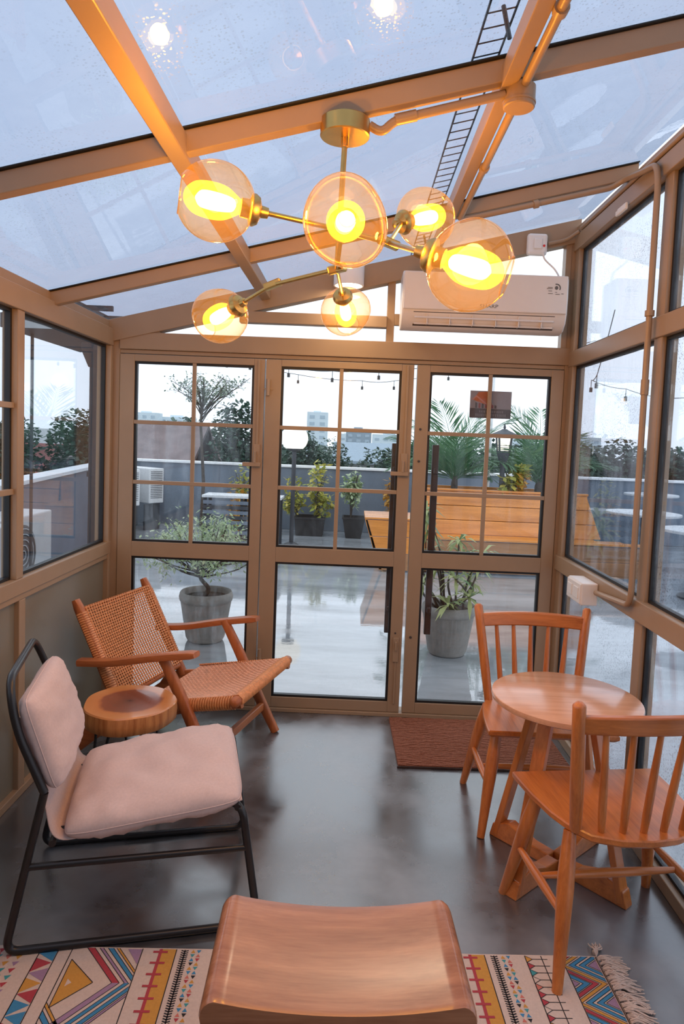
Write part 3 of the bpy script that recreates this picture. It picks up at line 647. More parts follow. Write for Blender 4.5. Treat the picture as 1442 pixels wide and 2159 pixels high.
# ---- condensers
def condenser(loc, rz, label, stand=.0):
    c = thing('condenser', label, 'air conditioner', loc, rz, group='outdoor air conditioner units'); w, d, h = .78, .29, .56
    bx('casing', (-w/2, -d/2, stand+.02), (w/2, d/2, stand+.02+h), 'condenser', c, .012)
    g = MB().lathe([(.0, 0), (.22, 0), (.22, .012), (.20, .016), (0, .016)], (-.12, -d/2, stand+.30), (0, -1, 0), 28, False).build('fan_grille', 'grille', c, smooth=40)
    mm = MB()
    for k in range(5): mm.lathe([(.03+.04*k, .018), (.036+.04*k, .018), (.036+.04*k, .024), (.03+.04*k, .024)], (-.12, -d/2, stand+.30), (0, -1, 0), 24, False)
    mm.build('guard', 'condenser', g)
    me = None
    for k in range(16):
        o = bx('fin', (-.006, -.115, 0), (.002, .115, .012), 'grille', c, 0) if me is None else bpy.data.objects.new('fin', me)
        if me is None: me = o.data
        else: COL.objects.link(o); o.parent = c
        o.location = (w/2+.001, 0, stand+.10+k*.028)
    for s in (-.28, .28): bx('foot', (s-.02, -d/2, 0), (s+.02, d/2, max(stand, .02)), 'darkgrey', c, 0)
condenser((-2.47, 1.10, 0), math.radians(90), 'white outdoor air conditioner outside the left window, fully visible', .36)
condenser((-2.33, .22, 0), math.radians(90), 'white outdoor air conditioner cut by the left picture edge', .36)
condenser((-3.42, 7.3, 0), math.radians(-35), 'white outdoor unit left of the thin umbrella tree', .42)
condenser((-3.62, 6.7, 0), math.radians(-35), 'white outdoor unit at the left edge of the left door', .42)
# ---- slatted bar counter outside the left door
sb = thing('slatted_counter', 'dark slatted counter with a pale top behind the bonsai tree', 'counter', (-1.55, 5.8, 0))
for k in range(3): bx('top_board', (-.5, -.16+k*.15, .70), (.62, -.02+k*.15, .735), 'lightgrey', sb, .004)
for k in range(9): bx('slat', (-.48, -.16, .05+k*.07), (.60, -.14, .10+k*.07), 'darkgrey' if k % 2 else 'parapet', sb, .002)
for x in (-.46, .06, .58): bx('post', (x-.02, -.13, 0), (x+.02, -.09, .70), 'darkgrey', sb, .002); bx('post', (x-.02, .22, 0), (x+.02, .26, .70), 'darkgrey', sb, .002)
# ---- pale tables on the right of the terrace
def terrace_table(loc, r, h, label):
    t = thing('terrace_table', label, 'table', loc, group='pale round tables on the terrace')
    MB().lathe([(r, h-.03), (r+.004, h-.015), (r, h)], n=36).build('top', 'lightgrey', t, smooth=40); MB().tube([(0, 0, 0), (0, 0, h-.03)], .03, 10).build('column', 'darkgrey', t, smooth=40); MB().lathe([(.22, 0), (.22, .015), (.03, .04)], n=24).build('base', 'darkgrey', t, smooth=40)
terrace_table((4.05, 5.5, 0), .48, .75, 'pale round table nearest the bench, through the right window')
terrace_table((4.75, 6.9, 0), .40, .92, 'tall pale round table near the parapet on the right')
terrace_table((3.9, 3.6, 0), .42, .75, 'pale round table at the right picture edge')
# ---- string lights
def strings(pts, label, sag=.08, drop=.12, r=.026, name='string_lights', ends=None):
    t = thing(name, label, 'string lights', group='string lights over the terrace'); P = [Vector(p) for p in pts]; path = []
    A = [Vector(ends[0])]+[p+Vector((0, 0, drop)) for p in P]+[Vector(ends[1])]
    for i in range(len(A)-1):
        for k in range(8):
            u = k/8; q = A[i].lerp(A[i+1], u); q.z -= sag*4*u*(1-u)*.25; path.append(q)
    MB().tube(path+[A[-1]], .004, 5).build('cord', 'blackm', t)
    for p in P:
        MB().tube([p+Vector((0, 0, drop)), p+Vector((0, 0, .03))], .004, 5).build('drop_wire', 'blackm', t)
        b = MB().lathe([(.012, .045), (.016, .04), (.016, 0)], p, n=10).build('socket', 'blackm', t, smooth=40)
        MB().lathe([(.014, 0), (r, -.03), (r, -.045), (r*.6, -.068), (.002, -.075)], p, n=12, cap=False).build('bulb', 'gclean', b, smooth=60)
strings([(-1.11, 3.6, 2.30), (-.689, 3.6, 2.235), (-.214, 3.6, 2.20), (.289, 3.6, 2.245), (1.392, 3.6, 2.335)], 'nearer string of hanging bulbs crossing the door panes', ends=((-2.6, 3.6, 2.75), (2.6, 3.6, 2.75)))
strings([(-1.721, 5.5, 2.50), (-.743, 5.5, 2.32), (.132, 5.5, 2.27), (.564, 5.5, 2.285), (1.297, 5.5, 2.44)], 'farther string of hanging bulbs crossing the door panes', ends=((-3.0, 5.5, 2.9), (2.1, 6.5, 2.85)))
strings([(2.15, 2.2, 2.12), (2.376, 3.0, 2.15), (2.723, 3.0, 2.075), (3.16, 3.0, 2.0), (3.7, 3.2, 2.1)], 'string of hanging bulbs seen through the right windows', ends=((1.9, 1.2, 2.6), (5, 3.6, 2.6)))
# ---- downpipe and neighbour's awning outside the left window
dp = thing('downpipe', 'dark rain downpipe with hopper at the outer left corner', 'pipe', (-1.53, .28, 0))
MB().box((-.03, -.03, 0), (.03, .03, 1.98)).build('pipe', 'darkgrey', dp, bevel=.004); MB().add([(-.035,-.035,1.96),(.035,-.035,1.96),(.035,.035,1.96),(-.035,.035,1.96),(-.07,-.06,2.06),(.07,-.06,2.06),(.07,.06,2.06),(-.07,.06,2.06),(-.07,-.06,2.10),(.07,-.06,2.10),(.07,.06,2.10),(-.07,.06,2.10)], [(0,3,2,1),(0,1,5,4),(1,2,6,5),(2,3,7,6),(3,0,4,7),(4,5,9,8),(5,6,10,9),(6,7,11,10),(7,4,8,11),(8,9,10,11)]).build('hopper', 'darkgrey', dp)
for zc in (.5, 1.3): bx('strap', (-.036, -.036, zc), (.10, .036, zc+.03), 'darkgrey', dp, 0)
aw = thing('canopy', 'dark metal canopy outside the left window over the outdoor units', 'canopy', (-1.88, .95, 0))
MB().add([(-.30,-.80,2.20),(.30,-.80,2.30),(.30,.70,2.30),(-.30,.70,2.20),(-.30,-.80,2.225),(.30,-.80,2.325),(.30,.70,2.325),(-.30,.70,2.225)], [(0,3,2,1),(4,5,6,7),(0,1,5,4),(1,2,6,5),(2,3,7,6),(3,0,4,7)]).build('sheet', 'darkgrey', aw)
MB().box((-.27, -.21, 0), (-.254, -.194, 2.21)).build('post', 'darkgrey', aw)
for y in (-.75, -.4): MB().bar((.28, y, 2.30), (.475, y, 2.30), .02, .03).build('bracket', 'darkgrey', aw)
# ---- cable ladder lying over the roof
cl = thing('cable_ladder', 'black wire cable ladder lying on the glass roof', 'cable ladder', (.385, -1.0, roofz(.385)+.16))
cl.rotation_euler = (0, -math.atan(.25), 0)
for x in (-.04, .04): MB().tube([(x, -3.2, 0), (x, 1.6, 0)], .0035, 6).build('side_wire', 'blackm', cl)
me = None
for k in range(68):
    o = MB().tube([(-.04, 0, 0), (.04, 0, 0)], .0022, 5).build('rung', 'blackm', cl) if me is None else bpy.data.objects.new('rung', me)
    if me is None: me = o.data
    else: COL.objects.link(o); o.parent = cl
    o.location = (0, -3.15+k*.07, 0)
for y in (-2.9, -1.0, 1.0): MB().tube([(0, y, 0), (0, y, -.085)], .006, 6).build('spacer', 'blackm', cl)

# ================================================================== THINGS FIXED TO THE ROOM
# ---- chandelier
H1 = Vector((-.025, -1.90, 2.065)); CAN = Vector((-.017, -1.905, roofz(-.017)))
ch = thing('chandelier', 'brass branching chandelier with six amber glass globes', 'chandelier', CAN); L = lambda p: Vector(p)-CAN
MB().lathe([(.066, -.045), (.069, -.042), (.069, .0), (.066, .003)], n=40).build('canopy', 'brass', ch, smooth=40)
rod = [L((-.016, -1.905, roofz(-.017)-.04)), L(H1)]; MB().tube(rod, .008, 12).build('rod', 'brass', ch, smooth=40)
MB().tube([rod[0], rod[0]+Vector((0, 0, -.03))], .011, 12).build('rod_collar', 'brass', ch, smooth=40)
H2 = Vector((-.008, -2.20, 2.083)); K = Vector((.110, -2.10, 2.086)); K2 = Vector((-.224, -1.75, 2.048))
lamps = [  # globe centre, joint it hangs from, axis tilt
 (Vector((.006, -2.421, 2.034)), H2, None), (Vector((-.292, -2.285, 2.111)), H2, None), (Vector((.266, -2.423, 1.952)), K, Vector((.92, -.25, -.30))),
 (Vector((.234, -1.719, 2.271)), K, Vector((.75, .45, .30))), (Vector((-.41, -1.604, 1.973)), K2, None), (Vector((-.008, -1.285, 2.061)), H1, Vector((.12, .85, -.45)))]
def knuckle(p, d):
    d = Vector(d).normalized(); MB().bar(L(p)-d*.028, L(p)+d*.028, .022, .022, up=(0, 0, 1) if abs(d.z) < .9 else (1, 0, 0)).build('knuckle', 'brass', ch, bevel=.004)
for a, b in ((H1, H2), (H2, K), (H1, K2)):
    MB().tube([L(a), L(b)], .0065, 10).build('arm', 'brass', ch, smooth=40)
knuckle(H1, (1, 0, .3)); knuckle(H1, K2-H1); knuckle(H2, (1, .1, 0)); knuckle(K, (.7, .2, -.2)); knuckle(K2, (-1, .3, -.35))
rnd = random.Random(5)
for i, (c, j, ax) in enumerate(lamps):
    ax = (ax or (c-j)).normalized(); s0 = c-ax*.092                  # socket base point on the globe
    MB().tube([L(j), L(s0)], .0060, 10).build('arm', 'brass', ch, smooth=40)
    so = MB().lathe([(.007, -.030), (.012, -.028), (.014, -.012), (.030, -.006), (.036, .004), (.036, .012), (.030, .014), (.022, .016), (.021, .035)], L(s0), ax, 24).build('socket', 'brass', ch, smooth=35)
    # blown globe: a slightly lopsided ball, cut open at the far end
    prof = []; Rg = .090
    for k in range(22):
        a = math.radians(20)+(math.radians(152 if i else 170)-math.radians(20))*k/21; prof.append((Rg*math.sin(a)*1.0, .092-Rg*math.cos(a)))
    ph = rnd.uniform(0, 6)
    MB().lathe(prof, L(s0), ax, 40, False, rib=lambda ii, jj, ph=ph: 1+(.05*math.cos(2*(2*PI*jj/40)+ph)+.022*math.cos(3*(2*PI*jj/40)+ph*2))*math.sin(PI*ii/21)).build('globe', 'amber', so, smooth=60)
    e = ax.orthogonal().normalized(); f = ax.cross(e); rr, zr = prof[-1]
    MB().tube([L(s0)+ax*zr+(e*math.cos(t*PI/18)+f*math.sin(t*PI/18))*rr for t in range(37)], .0018, 6, False).build('rim', 'amber', so, smooth=60)
    sm = lambda pr: [(max(.0005, p.x), p.y) for p in smoothpath([(a, b, 0) for a, b in pr], 4)]
    MB().lathe(sm([(.012, .030), (.020, .042), (.036, .070), (.040, .105), (.034, .140), (.016, .160), (.001, .164)]), L(s0), ax, 32, False).build('bulb', 'bulb_shell', so, smooth=60)  # bulb glass enlarged so its shape takes in the surrounding glow
    MB().lathe(sm([(.002, .046), (.015, .055), (.020, .09), (.018, .125), (.002, .138)]), L(s0), ax, 20, False).build('filament', 'bulb_core', so, smooth=60)
    ld = bpy.data.lights.new('bulb_light', 'POINT'); ld.energy = BULB_W; ld.color = BULB_C; ld.shadow_soft_size = .03
    lo = bpy.data.objects.new('bulb_light', ld); COL.objects.link(lo); lo.location = L(s0+ax*.09); lo.parent = ch
# ---- cylinder downlight on the gable beam
dl = thing('downlight', 'white cylinder downlight under the gable beam, lit', 'lamp', (-.018, -.10, roofz(-.018)+.01))
zl = 2.415-(roofz(-.018)+.01)
MB().lathe([(.078, .05), (.082, .045), (.082, zl), (.075, zl), (.072, zl+.02)], n=36).build('housing', 'white_pl', dl, smooth=40)
MB().lathe([(.072, zl+.018), (.001, zl+.018)], n=36, cap=False).build('lens', emit('downlight_lens', (1, .86, .62), 5), dl)
MB().box((-.03, .0, -.04), (.03, .09, .03)).build('bracket', 'frame', dl)
ld = bpy.data.lights.new('lens_light', 'AREA'); ld.shape = 'DISK'; ld.size = .13; ld.energy = 1.6; ld.color = (1, .8, .55); lo = bpy.data.objects.new('lens_light', ld); COL.objects.link(lo); lo.location = (0, 0, zl-.004); lo.parent = dl
# ---- air conditioner
ac = thing('air_conditioner', 'white wall air conditioner hung on the gable rail', 'air conditioner', (.70, -.02, 2.20))
w2 = .432; D = .20
prof = [(0, 0.0), (-.09, -.012), (-.15, .0), (-.185, .035), (-.20, .085), (-.205, .17), (-.20, .265), (-.18, .285), (0, .285)]
m = MB(); n = len(prof)
for sx in (-w2, w2): m.v += [(sx, y, z) for y, z in prof]
m.f += [(i, (i+1) % n, n+(i+1) % n, n+i) for i in range(n)]+[tuple(range(n)), tuple(range(2*n-1, n-1, -1))]; m.mi += [0]*(n+2)
m.build('body', 'acwhite', ac, smooth=35, bevel=.008)
bx('front_panel', (-w2+.006, -.212, .082), (w2-.006, -.20, .278), 'acwhite', ac, .006)
MB().add([(-.37, -.197, .072), (.37, -.197, .072), (.37, -.158, .004), (-.37, -.158, .004)], [(0, 1, 2, 3)]).build('outlet', 'darkslot', ac)
for yv, zv in ((-.176, .014), (-.196, .044)): MB().bar((-.365, yv, zv), (.365, yv, zv), .005, .011, up=(0, .5, .8)).build('vane', 'acwhite', ac, bevel=.001)
for k in range(6): bx('vane_support', (-.30+k*.12, -.197, .008), (-.296+k*.12, -.165, .068), 'acwhite', ac, 0)
text('brand_lettering', 'SHARP', .026, (.02, -.2125, .108), (PI/2, 0, 0), 'grey', ac, 1.25)
st = thing('energy_sticker', None, None, (.365, -.213, .215), parent=ac)
m = MB(); 
for k in range(14):
    a0 = math.radians(-30+k*10); a1 = math.radians(-20+k*10); m.add([(math.cos(a)*r, 0, math.sin(a)*r) for a, r in ((a0, .016), (a0, .022), (a1, .022), (a1, .016))], [(0, 1, 2, 3)])
m.add([(math.cos(a*PI/6)*.009, 0, math.sin(a*PI/6)*.010) for a in range(12)], [tuple(range(12))])
for x0, x1, zc in ((-.045, -.02, .0), (-.05, -.02, -.006), (-.042, -.022, -.018), (-.042, -.018, -.031), (-.004, .018, -.034), (.026, .038, -.031), (-.006, .004, -.024)): m.add([(x0, 0, zc), (x1, 0, zc), (x1, 0, zc+.003), (x0, 0, zc+.003)], [(0, 1, 2, 3)])
m.build('energy_marks', 'grey', st)
MB().tube(smoothpath([L2 for L2 in [(.325, -.06, .44), (.335, -.06, .40), (.39, -.06, .35), (.415, -.08, .30), (.42, -.10, .27)]], 6), .005, 8).build('power_cable', 'white_pl', ac, smooth=60)
sw = thing('breaker_box', 'small white switch box on the gable beam above the air conditioner', 'switch', (1.0, -.012, 2.63))
bx('housing', (-.054, -.045, 0), (.054, 0, .115), 'white_pl', sw, .014); bx('rocker', (-.022, -.054, .03), (.022, -.044, .085), 'white_pl', sw, .004); MB().lathe([(0, .004), (.006, .003), (.007, 0)], (.034, -.045, .048), (0, -1, 0), 10, False).build('indicator', paint('red_lamp', (.6, .03, .03), .4), sw)
# ---- conduits
def conduit(name, pts, label, r=.0125, rad=.05, clips=(), mat='frame', coup=()):
    t = thing(name, label, 'conduit', pts[0], group='painted cable conduits'); o = Vector(pts[0]); P = [Vector(p)-o for p in filletpath(pts, rad, 6)]
    MB().tube(P, r, 12).build('pipe', mat, t, smooth=50)
    for c, d in clips: d = Vector(d).normalized(); c = Vector(c)-o; MB().tube([c-d*.011, c+d*.011], r*1.45, 12).build('clip', mat, t, smooth=50)
    for c, d in coup: d = Vector(d).normalized(); c = Vector(c)-o; MB().tube([c-d*.03, c+d*.03], r*1.25, 12).build('coupling', mat, t, smooth=50)
xc = .468; zc = roofz(.468)-.018
jb = thing('junction_box', 'round tan junction box where the roof conduits meet', 'box', (.462, -1.895, roofz(.462)-.055)); MB().lathe([(.040, -.012), (.043, -.009), (.043, .045), (.040, .048)], n=28).build('body', 'frame', jb, smooth=40); MB().lathe([(.045, .0), (.045, .006)], n=28).build('lid_rim', 'frame', jb, smooth=40)
conduit('conduit', [(xc, YR+.05, zc), (xc, -1.94, zc)], 'tan conduit along the right roof rafter, near the viewer', clips=[((xc, -2.25, zc), (0, 1, 0)), ((xc, -3.0, zc), (0, 1, 0))])
conduit('conduit', [(xc, -1.85, zc), (xc, -.80, zc)], 'tan conduit along the right roof rafter, beyond the junction box', clips=[((xc, -1.35, zc), (0, 1, 0))])
conduit('conduit', [(.42, -1.900, roofz(.42)-.022), (.12, -1.900, roofz(.12)-.026), (.085, -1.895, roofz(.085)-.050), (.05, -1.90, roofz(.05)-.024)], 'short tan conduit from the junction box to the chandelier', rad=.03, coup=[((.15, -1.900, roofz(.15)-.025), (1, 0, .25))])
yc = -.742; RX = 1.190
conduit('conduit', [(.47, yc-.03, roofz(.47)-.020), (1.13, yc-.03, roofz(1.13)-.022), (1.17, -.80, 2.758), (RX, -.95, 2.735), (RX, -1.075, 2.715), (RX, -1.10, 2.64), (RX, -1.115, 1.00), (RX, -1.09, .955), (RX, -.73, .925)], 'long tan conduit along a roof beam and down the right window post', rad=.045,
    clips=[((RX, -1.106, 2.13), (0, 0, 1)), ((.80, yc-.03, roofz(.8)-.021), (1, 0, .25))], coup=[((RX, -1.108, 1.84), (0, 0, 1))])
conduit('conduit', [(XR-.012, YR+.1, 2.758), (XR-.012, -.12, 2.758)], 'tan conduit along the top rail of the right windows', r=.010)
conduit('conduit', [(XR-.012, -.09, 2.752), (1.16, -.03, 2.72), (1.06, -.03, 2.697)], 'short tan conduit from the corner to the switch box', r=.010, rad=.03)
ob = thing('outlet_box', 'white outlet box on the lower rail of the right window', 'outlet', (1.163, -.60, .855))
bx('back_box', (-.03, -.10, 0), (.048, .10, .105), 'white_pl', ob, .006); bx('cover', (-.036, -.095, .006), (-.028, .095, .099), 'white_pl', ob, .003)
for y in (-.045, .045): bx('socket', (-.040, y-.03, .025), (-.035, y+.03, .08), 'white_pl', ob, .003)
sn = thing('window_sensor', 'small white sensor on the top rail of the right windows', 'sensor', (1.205, -.72, 2.645)); bx('housing', (-.012, -.05, 0), (.0, .05, .03), 'white_pl', sn, .004); bx('magnet', (-.010, .055, .004), (.0, .075, .026), 'white_pl', sn, .003)
# ---- printed sign on the right door
sg = thing('door_sign', 'printed sign with an orange roof logo on the right door', 'sign', (.690, .0225, 1.737))
M['sgrey'] = paint('sign_grey', (.24, .215, .235), .6, .03); M['sdark'] = paint('sign_dark', (.075, .06, .062), .6, .05); M['sor'] = paint('sign_orange', (.40, .11, .04), .6); M['spink'] = paint('sign_salmon', (.45, .19, .15), .6); M['smar'] = paint('sign_maroon', (.22, .06, .06), .6)
bx('board', (0, 0, 0), (.232, .003, .153), 'sgrey', sg, 0)
def flat(name, pts, mat, dy=-.0006): MB().add([(x, dy, z) for x, z in pts], [tuple(range(len(pts)))]).build(name, mat, sg)
flat('text_band', [(0, 0), (.232, 0), (.232, .052), (0, .055)], 'sdark'); flat('roof_logo', [(.02, .10), (.045, .145), (.105, .15), (.125, .075), (.09, .075)], 'sor'); flat('roof_line', [(.015, .10), (.035, .118), (.095, .074), (.10, .078), (.035, .128), (.01, .105)], 'spink', -.001)
for k in range(7): flat('house_mark', [(.03+k*.018, .056), (.042+k*.018, .056), (.042+k*.018, .084-.002*k), (.03+k*.018, .088-.002*k)], 'smar' if k % 2 else 'sdark', -.0009)
rnd = random.Random(9)
for row, (x0, x1, zz0, hh) in enumerate(((.055, .185, .031, .012), (.035, .20, .010, .015))):    # lettering too blurred to read: plain strokes
    x = x0
    while x < x1:
        ww = rnd.uniform(.004, .009); flat('letter_stroke', [(x, zz0), (x+ww*.5, zz0), (x+ww*.5, zz0+hh), (x, zz0+hh)], 'sgrey', -.001); x += ww+.003

# ================================================================== FURNITURE
# ---- spindle-back dining chair (local: faces +y)
def dining_chair(label):
    t = thing('dining_chair', label, 'chair', group='spindle back dining chairs'); SZ = .445
    out = [(-.262, .20), (-.262, .16), (-.255, .05), (-.238, -.06), (-.215, -.13), (-.17, -.195), (-.09, -.228), (0, -.238)]
    out = out+[(-x, y) for x, y in out[-2::-1]]; n = len(out); m = MB()
    ins = [(x*.94, y*.94) for x, y in out]
    m.v += [(x, y, SZ-.030) for x, y in ins]+[(x, y, SZ-.018) for x, y in out]+[(x, y, SZ-.004) for x, y in out]+[(x*.985, y*.985, SZ) for x, y in out]
    m.f += [(k*n+i, k*n+(i+1) % n, (k+1)*n+(i+1) % n, (k+1)*n+i) for k in range(3) for i in range(n)]+[tuple(range(n-1, -1, -1)), tuple(3*n+i for i in range(n))]; m.mi += [0]*len(m.f)
    m.build('seat', 'teak_y', t, smooth=35)
    for s in (-1, 1):
        b = Vector((s*.195, -.145, SZ-.01)); tp = Vector((s*.248, -.222, .85)); pts = [b.lerp(tp, k/6) for k in range(7)]
        m = MB(); m.tube(pts+[tp+Vector((s*.001, -.002, .010))], [.018, .0195, .021, .021, .0205, .020, .0195, .011], 14); m.build('back_post', 'teak_z', t, smooth=60)
        for y0, y1, yt in ((.10, .20, 'f'), (-.13, -.245, 'b')):
            a = Vector((s*.205, y0, SZ-.022)); f = Vector((s*.272, y1, 0)); pts = [a.lerp(f, k/8) for k in range(9)]
            MB().tube(pts, [.019, .023, .0255, .026, .0245, .022, .0195, .0175, .0155], 12).build('leg', 'teak_z', t, smooth=50)
        MB().tube([Vector((s*.245, .158, .20)).lerp(Vector((s*.245, -.19, .20)), k/6) for k in range(7)], [.009, .012, .0145, .0155, .0145, .012, .009], 10).build('stretcher', 'teak_y', t, smooth=60)
    MB().tube([Vector((-.245, -.01, .20)).lerp(Vector((.245, -.01, .20)), k/6) for k in range(7)], [.009, .012, .0145, .0155, .0145, .012, .009], 10).build('stretcher', 'teak_x', t, smooth=60)
    # crest rail, bowed to the back
    m = MB(); N = 16
    for k in range(N+1):
        u = k/N*2-1; x = u*.240; y = -.205-.032*(1-u*u); zlo = .762+.004*(1-u*u); zhi = .818+.008*(1-u*u); th = .014; lean = .010
        m.v += [(x, y+th, zlo), (x, y-th, zlo), (x, y-th-lean, zhi), (x, y+th-lean, zhi)]
    m.f += [(k*4+j, k*4+(j+1) % 4, k*4+4+(j+1) % 4, k*4+4+j) for k in range(N) for j in range(4)]+[(3, 2, 1, 0), (N*4, N*4+1, N*4+2, N*4+3)]; m.mi += [0]*len(m.f)
    m.build('crest_rail', 'teak_x', t, smooth=40, bevel=.006)
    for k in range(5):
        u = (k-2)/3; a = Vector((u*.195, -.165-.022*(1-u*u), SZ-.006)); b = Vector((u*.242, -.207-.032*(1-u*u), .772))
        MB().tube([a.lerp(b, q/5) for q in range(6)], [.0105, .0125, .0125, .0115, .010, .009], 10).build('spindle', 'teak_z', t, smooth=60)
    return t
c1 = dining_chair('spindle back chair on the far side of the round table, facing the viewer'); c1.location = (.893, -.99, 0); c1.rotation_euler = (0, 0, PI)
dup(c1, (.935, -1.685, 0), math.radians(8), 'spindle back chair nearest the viewer, its back turned, standing partly on the rug')
# ---- round table
tb = thing('round_table', 'small round wooden table between the two dining chairs', 'table', (.872, -1.362, 0)); R = .272; TZ = .665
MB().lathe([(R-.012, TZ-.026), (R-.002, TZ-.020), (R, TZ-.010), (R-.002, TZ-.002), (R-.006, TZ)], n=72).build('top', 'table_top', tb, smooth=35)
MB().lathe([(.12, TZ-.045), (.12, TZ-.026)], n=32).build('top_mount', 'teak_x', tb, smooth=35)
for k in range(4):
    a = math.radians(132+90*k); d = Vector((math.cos(a), math.sin(a), 0)); s = Vector((-d.y, d.x, 0))
    m = MB(); m.bar(d*.115+Vector((0, 0, TZ-.035)), d*.265+Vector((0, 0, .01)), .052, .026, up=d, w2=.052, h2=.026)
    lg = m.build('leg', 'teak_z', tb, bevel=.004)
    prof = [(.02, 0), (.29, 0), (.275, .055), (.20, .085), (.10, .050), (.02, .046)]; m = MB(); n = len(prof)
    m.v += [tuple(d*r+Vector((0, 0, z))+s*q) for q in (-.024, .024) for r, z in prof]; m.f += [(i, (i+1) % n, n+(i+1) % n, n+i) for i in range(n)]+[tuple(range(n)), tuple(range(2*n-1, n-1, -1))]; m.mi += [0]*(n+2)
    m.build('foot', 'teak_x', tb, bevel=.004)
# ---- rattan armchair; local x forward, y to its left
ra = thing('rattan_armchair', 'low teak armchair with woven rattan back and seat', 'armchair', (-.35, -.61, 0), math.radians(-16))
def board(name, path, w, h, mat, par, lat):           # board with rounded edge following an (x,z) path at lateral y
    P = [Vector((x, lat, zz)) for x, zz in path]; m = MB(); k = len(P); N = 10
    hs = h if isinstance(h, (list, tuple)) else [h]*k
    for i, p in enumerate(P):
        d = (P[min(i+1, k-1)]-P[max(i-1, 0)]).normalized(); u = Vector((-d.z, 0, d.x))
        for j in range(N):
            a = 2*PI*j/N; cx, sx = math.cos(a), math.sin(a); q = lambda v: math.copysign(abs(v)**.55, v)
            m.v.append(tuple(p+Vector((0, 1, 0))*q(cx)*w/2+u*q(sx)*hs[i]/2))
    m.f += [(i*N+j, i*N+(j+1) % N, (i+1)*N+(j+1) % N, (i+1)*N+j) for i in range(k-1) for j in range(N)]+[tuple(range(N-1, -1, -1)), tuple((k-1)*N+j for j in range(N))]; m.mi += [0]*len(m.f)
    return m.build(name, mat, par, smooth=50)
def sp2(pts, n=5): return [(p.x, p.y) for p in smoothpath([(a, b, 0) for a, b in pts], n)]
for s in (-1, 1):
    pp = sp2([(-.60, .25), (-.66, .36), (-.745, .53), (-.868, .765)]); board('back_post', pp, .040, [.050]*(len(pp)-2)+[.044, .026], 'mahog_z', ra, s*.285)
    rr = sp2([(.02, .392), (-.22, .345), (-.46, .265), (-.60, .235), (-.72, .16), (-.90, .012)]); board('side_rail', rr, .032, [.045]*5+[.055]*5+[.080]*5+[.10]*5+[.075]*5+[.045], 'mahog_x', ra, s*.285)
    fl = [(-.375, .575), (-.28, .41), (-.17, .20), (-.055, .002)]; board('front_leg', fl, .036, [.044, .054, .056, .042], 'mahog_z', ra, s*.318)
    ar = sp2([(-.80, .485), (-.62, .508), (-.40, .560), (-.185, .602)]); board('armrest', ar, .060, [.036]*(len(ar)-1)+[.026], 'mahog_x', ra, s*.335)
MB().tube([(0, y, .402) for y in (-.335, -.325, .325, .335)], [.014, .024, .024, .014], 14).build('front_rail', 'mahog_y', ra, smooth=60)
for (x, zz, r) in ((-.842, .715, .015), (-.625, .305, .016), (-.50, .292, .016)): MB().tube([(x, -.28, zz), (x, .28, zz)], r, 10).build('cross_rail', 'mahog_y', ra, smooth=60)
MB().bar((-.135, -.31, .135), (-.135, .31, .135), .028, .040).build('stretcher', 'mahog_y', ra, bevel=.004)
def weave(name, par, mat, f, nu, nv, r, amp, seg=2):  # f(u,v)->(point, normal); strands both ways
    m = MB()
    for i in range(nv):
        v = (i+.5)/nv; pts = []
        for k in range(nu*seg+1):
            u = k/(nu*seg); p, n = f(u, v); pts.append(p+n*amp*math.cos(PI*(u*nu+i)))
        m.tube(pts, r, 4)
    for k in range(nu):
        u = (k+.5)/nu; pts = []
        for i in range(nv+1):
            v = i/nv; p, n = f(u, v); pts.append(p+n*amp*math.cos(PI*(v*nv+k)+PI/2)*.6)
        m.tube(pts, r*1.15, 4)
    o = m.build(name, mat, par, recalc=False, smooth=80); o['kind'] = 'stuff'; return o
bn = Vector((.473, 0, .22)).normalized()
def fb(u, v):
    y = -.276+.552*u; p = Vector((-.625, 0, .315)).lerp(Vector((-.842, 0, .728)), v); sag = -.022*(1-(2*u-1)**2)*math.sin(PI*v); return p+Vector((0, y, 0))+bn*(.018+sag), bn
def fs(u, v):
    y = -.285+.57*u; p = Vector((-.50, 0, .308)).lerp(Vector((.012, 0, .425)), v); n = Vector((-.22, 0, 1)).normalized(); sag = -.030*(1-(2*u-1)**2)*math.sin(PI*min(1, v*1.05))+ .0; return p+Vector((0, y, 0))+n*sag, n
weave('woven_back', ra, 'rattan', fb, 30, 34, .0034, .0028); weave('woven_seat', ra, 'rattan2', fs, 44, 46, .0047, .0026)
m = MB()
for s in (-1, 1):
    for k in range(52):
        v = k/51; p = Vector((-.60, s*.285, .315)).lerp(Vector((-.83, s*.285, .715)), v)
        if v < .9: continue
for k in range(70):                                     # rattan lapped over the front rail and along the seat sides
    y = -.288+.576*k/69; m.tube([(.0+.027*math.cos(a), y, .402+.027*math.sin(a)) for a in [PI*(1.05-.30*q) for q in range(6)]], .0045, 4)
for s in (-1, 1):
    for k in range(40):
        v = k/40; c = Vector((-.50, s*.285, .292)).lerp(Vector((.0, s*.285, .392)), v); m.tube([c+Vector((0, s*.019*math.cos(a), .030*math.sin(a))) for a in [-PI/2+PI*q/4 for q in range(5)]], .0055, 4)
        if k < 34:
            c = Vector((-.66, s*.285, .365)).lerp(Vector((-.835, s*.285, .700)), k/33); m.tube([c+bn*.026*math.cos(a)+Vector((0, s*.022*math.sin(a), 0)) for a in [-PI*.6+PI*1.2*q/5 for q in range(6)]], .0058, 4)
o = m.build('rattan_binding', 'rattan', ra, recalc=False, smooth=80); o['kind'] = 'stuff'
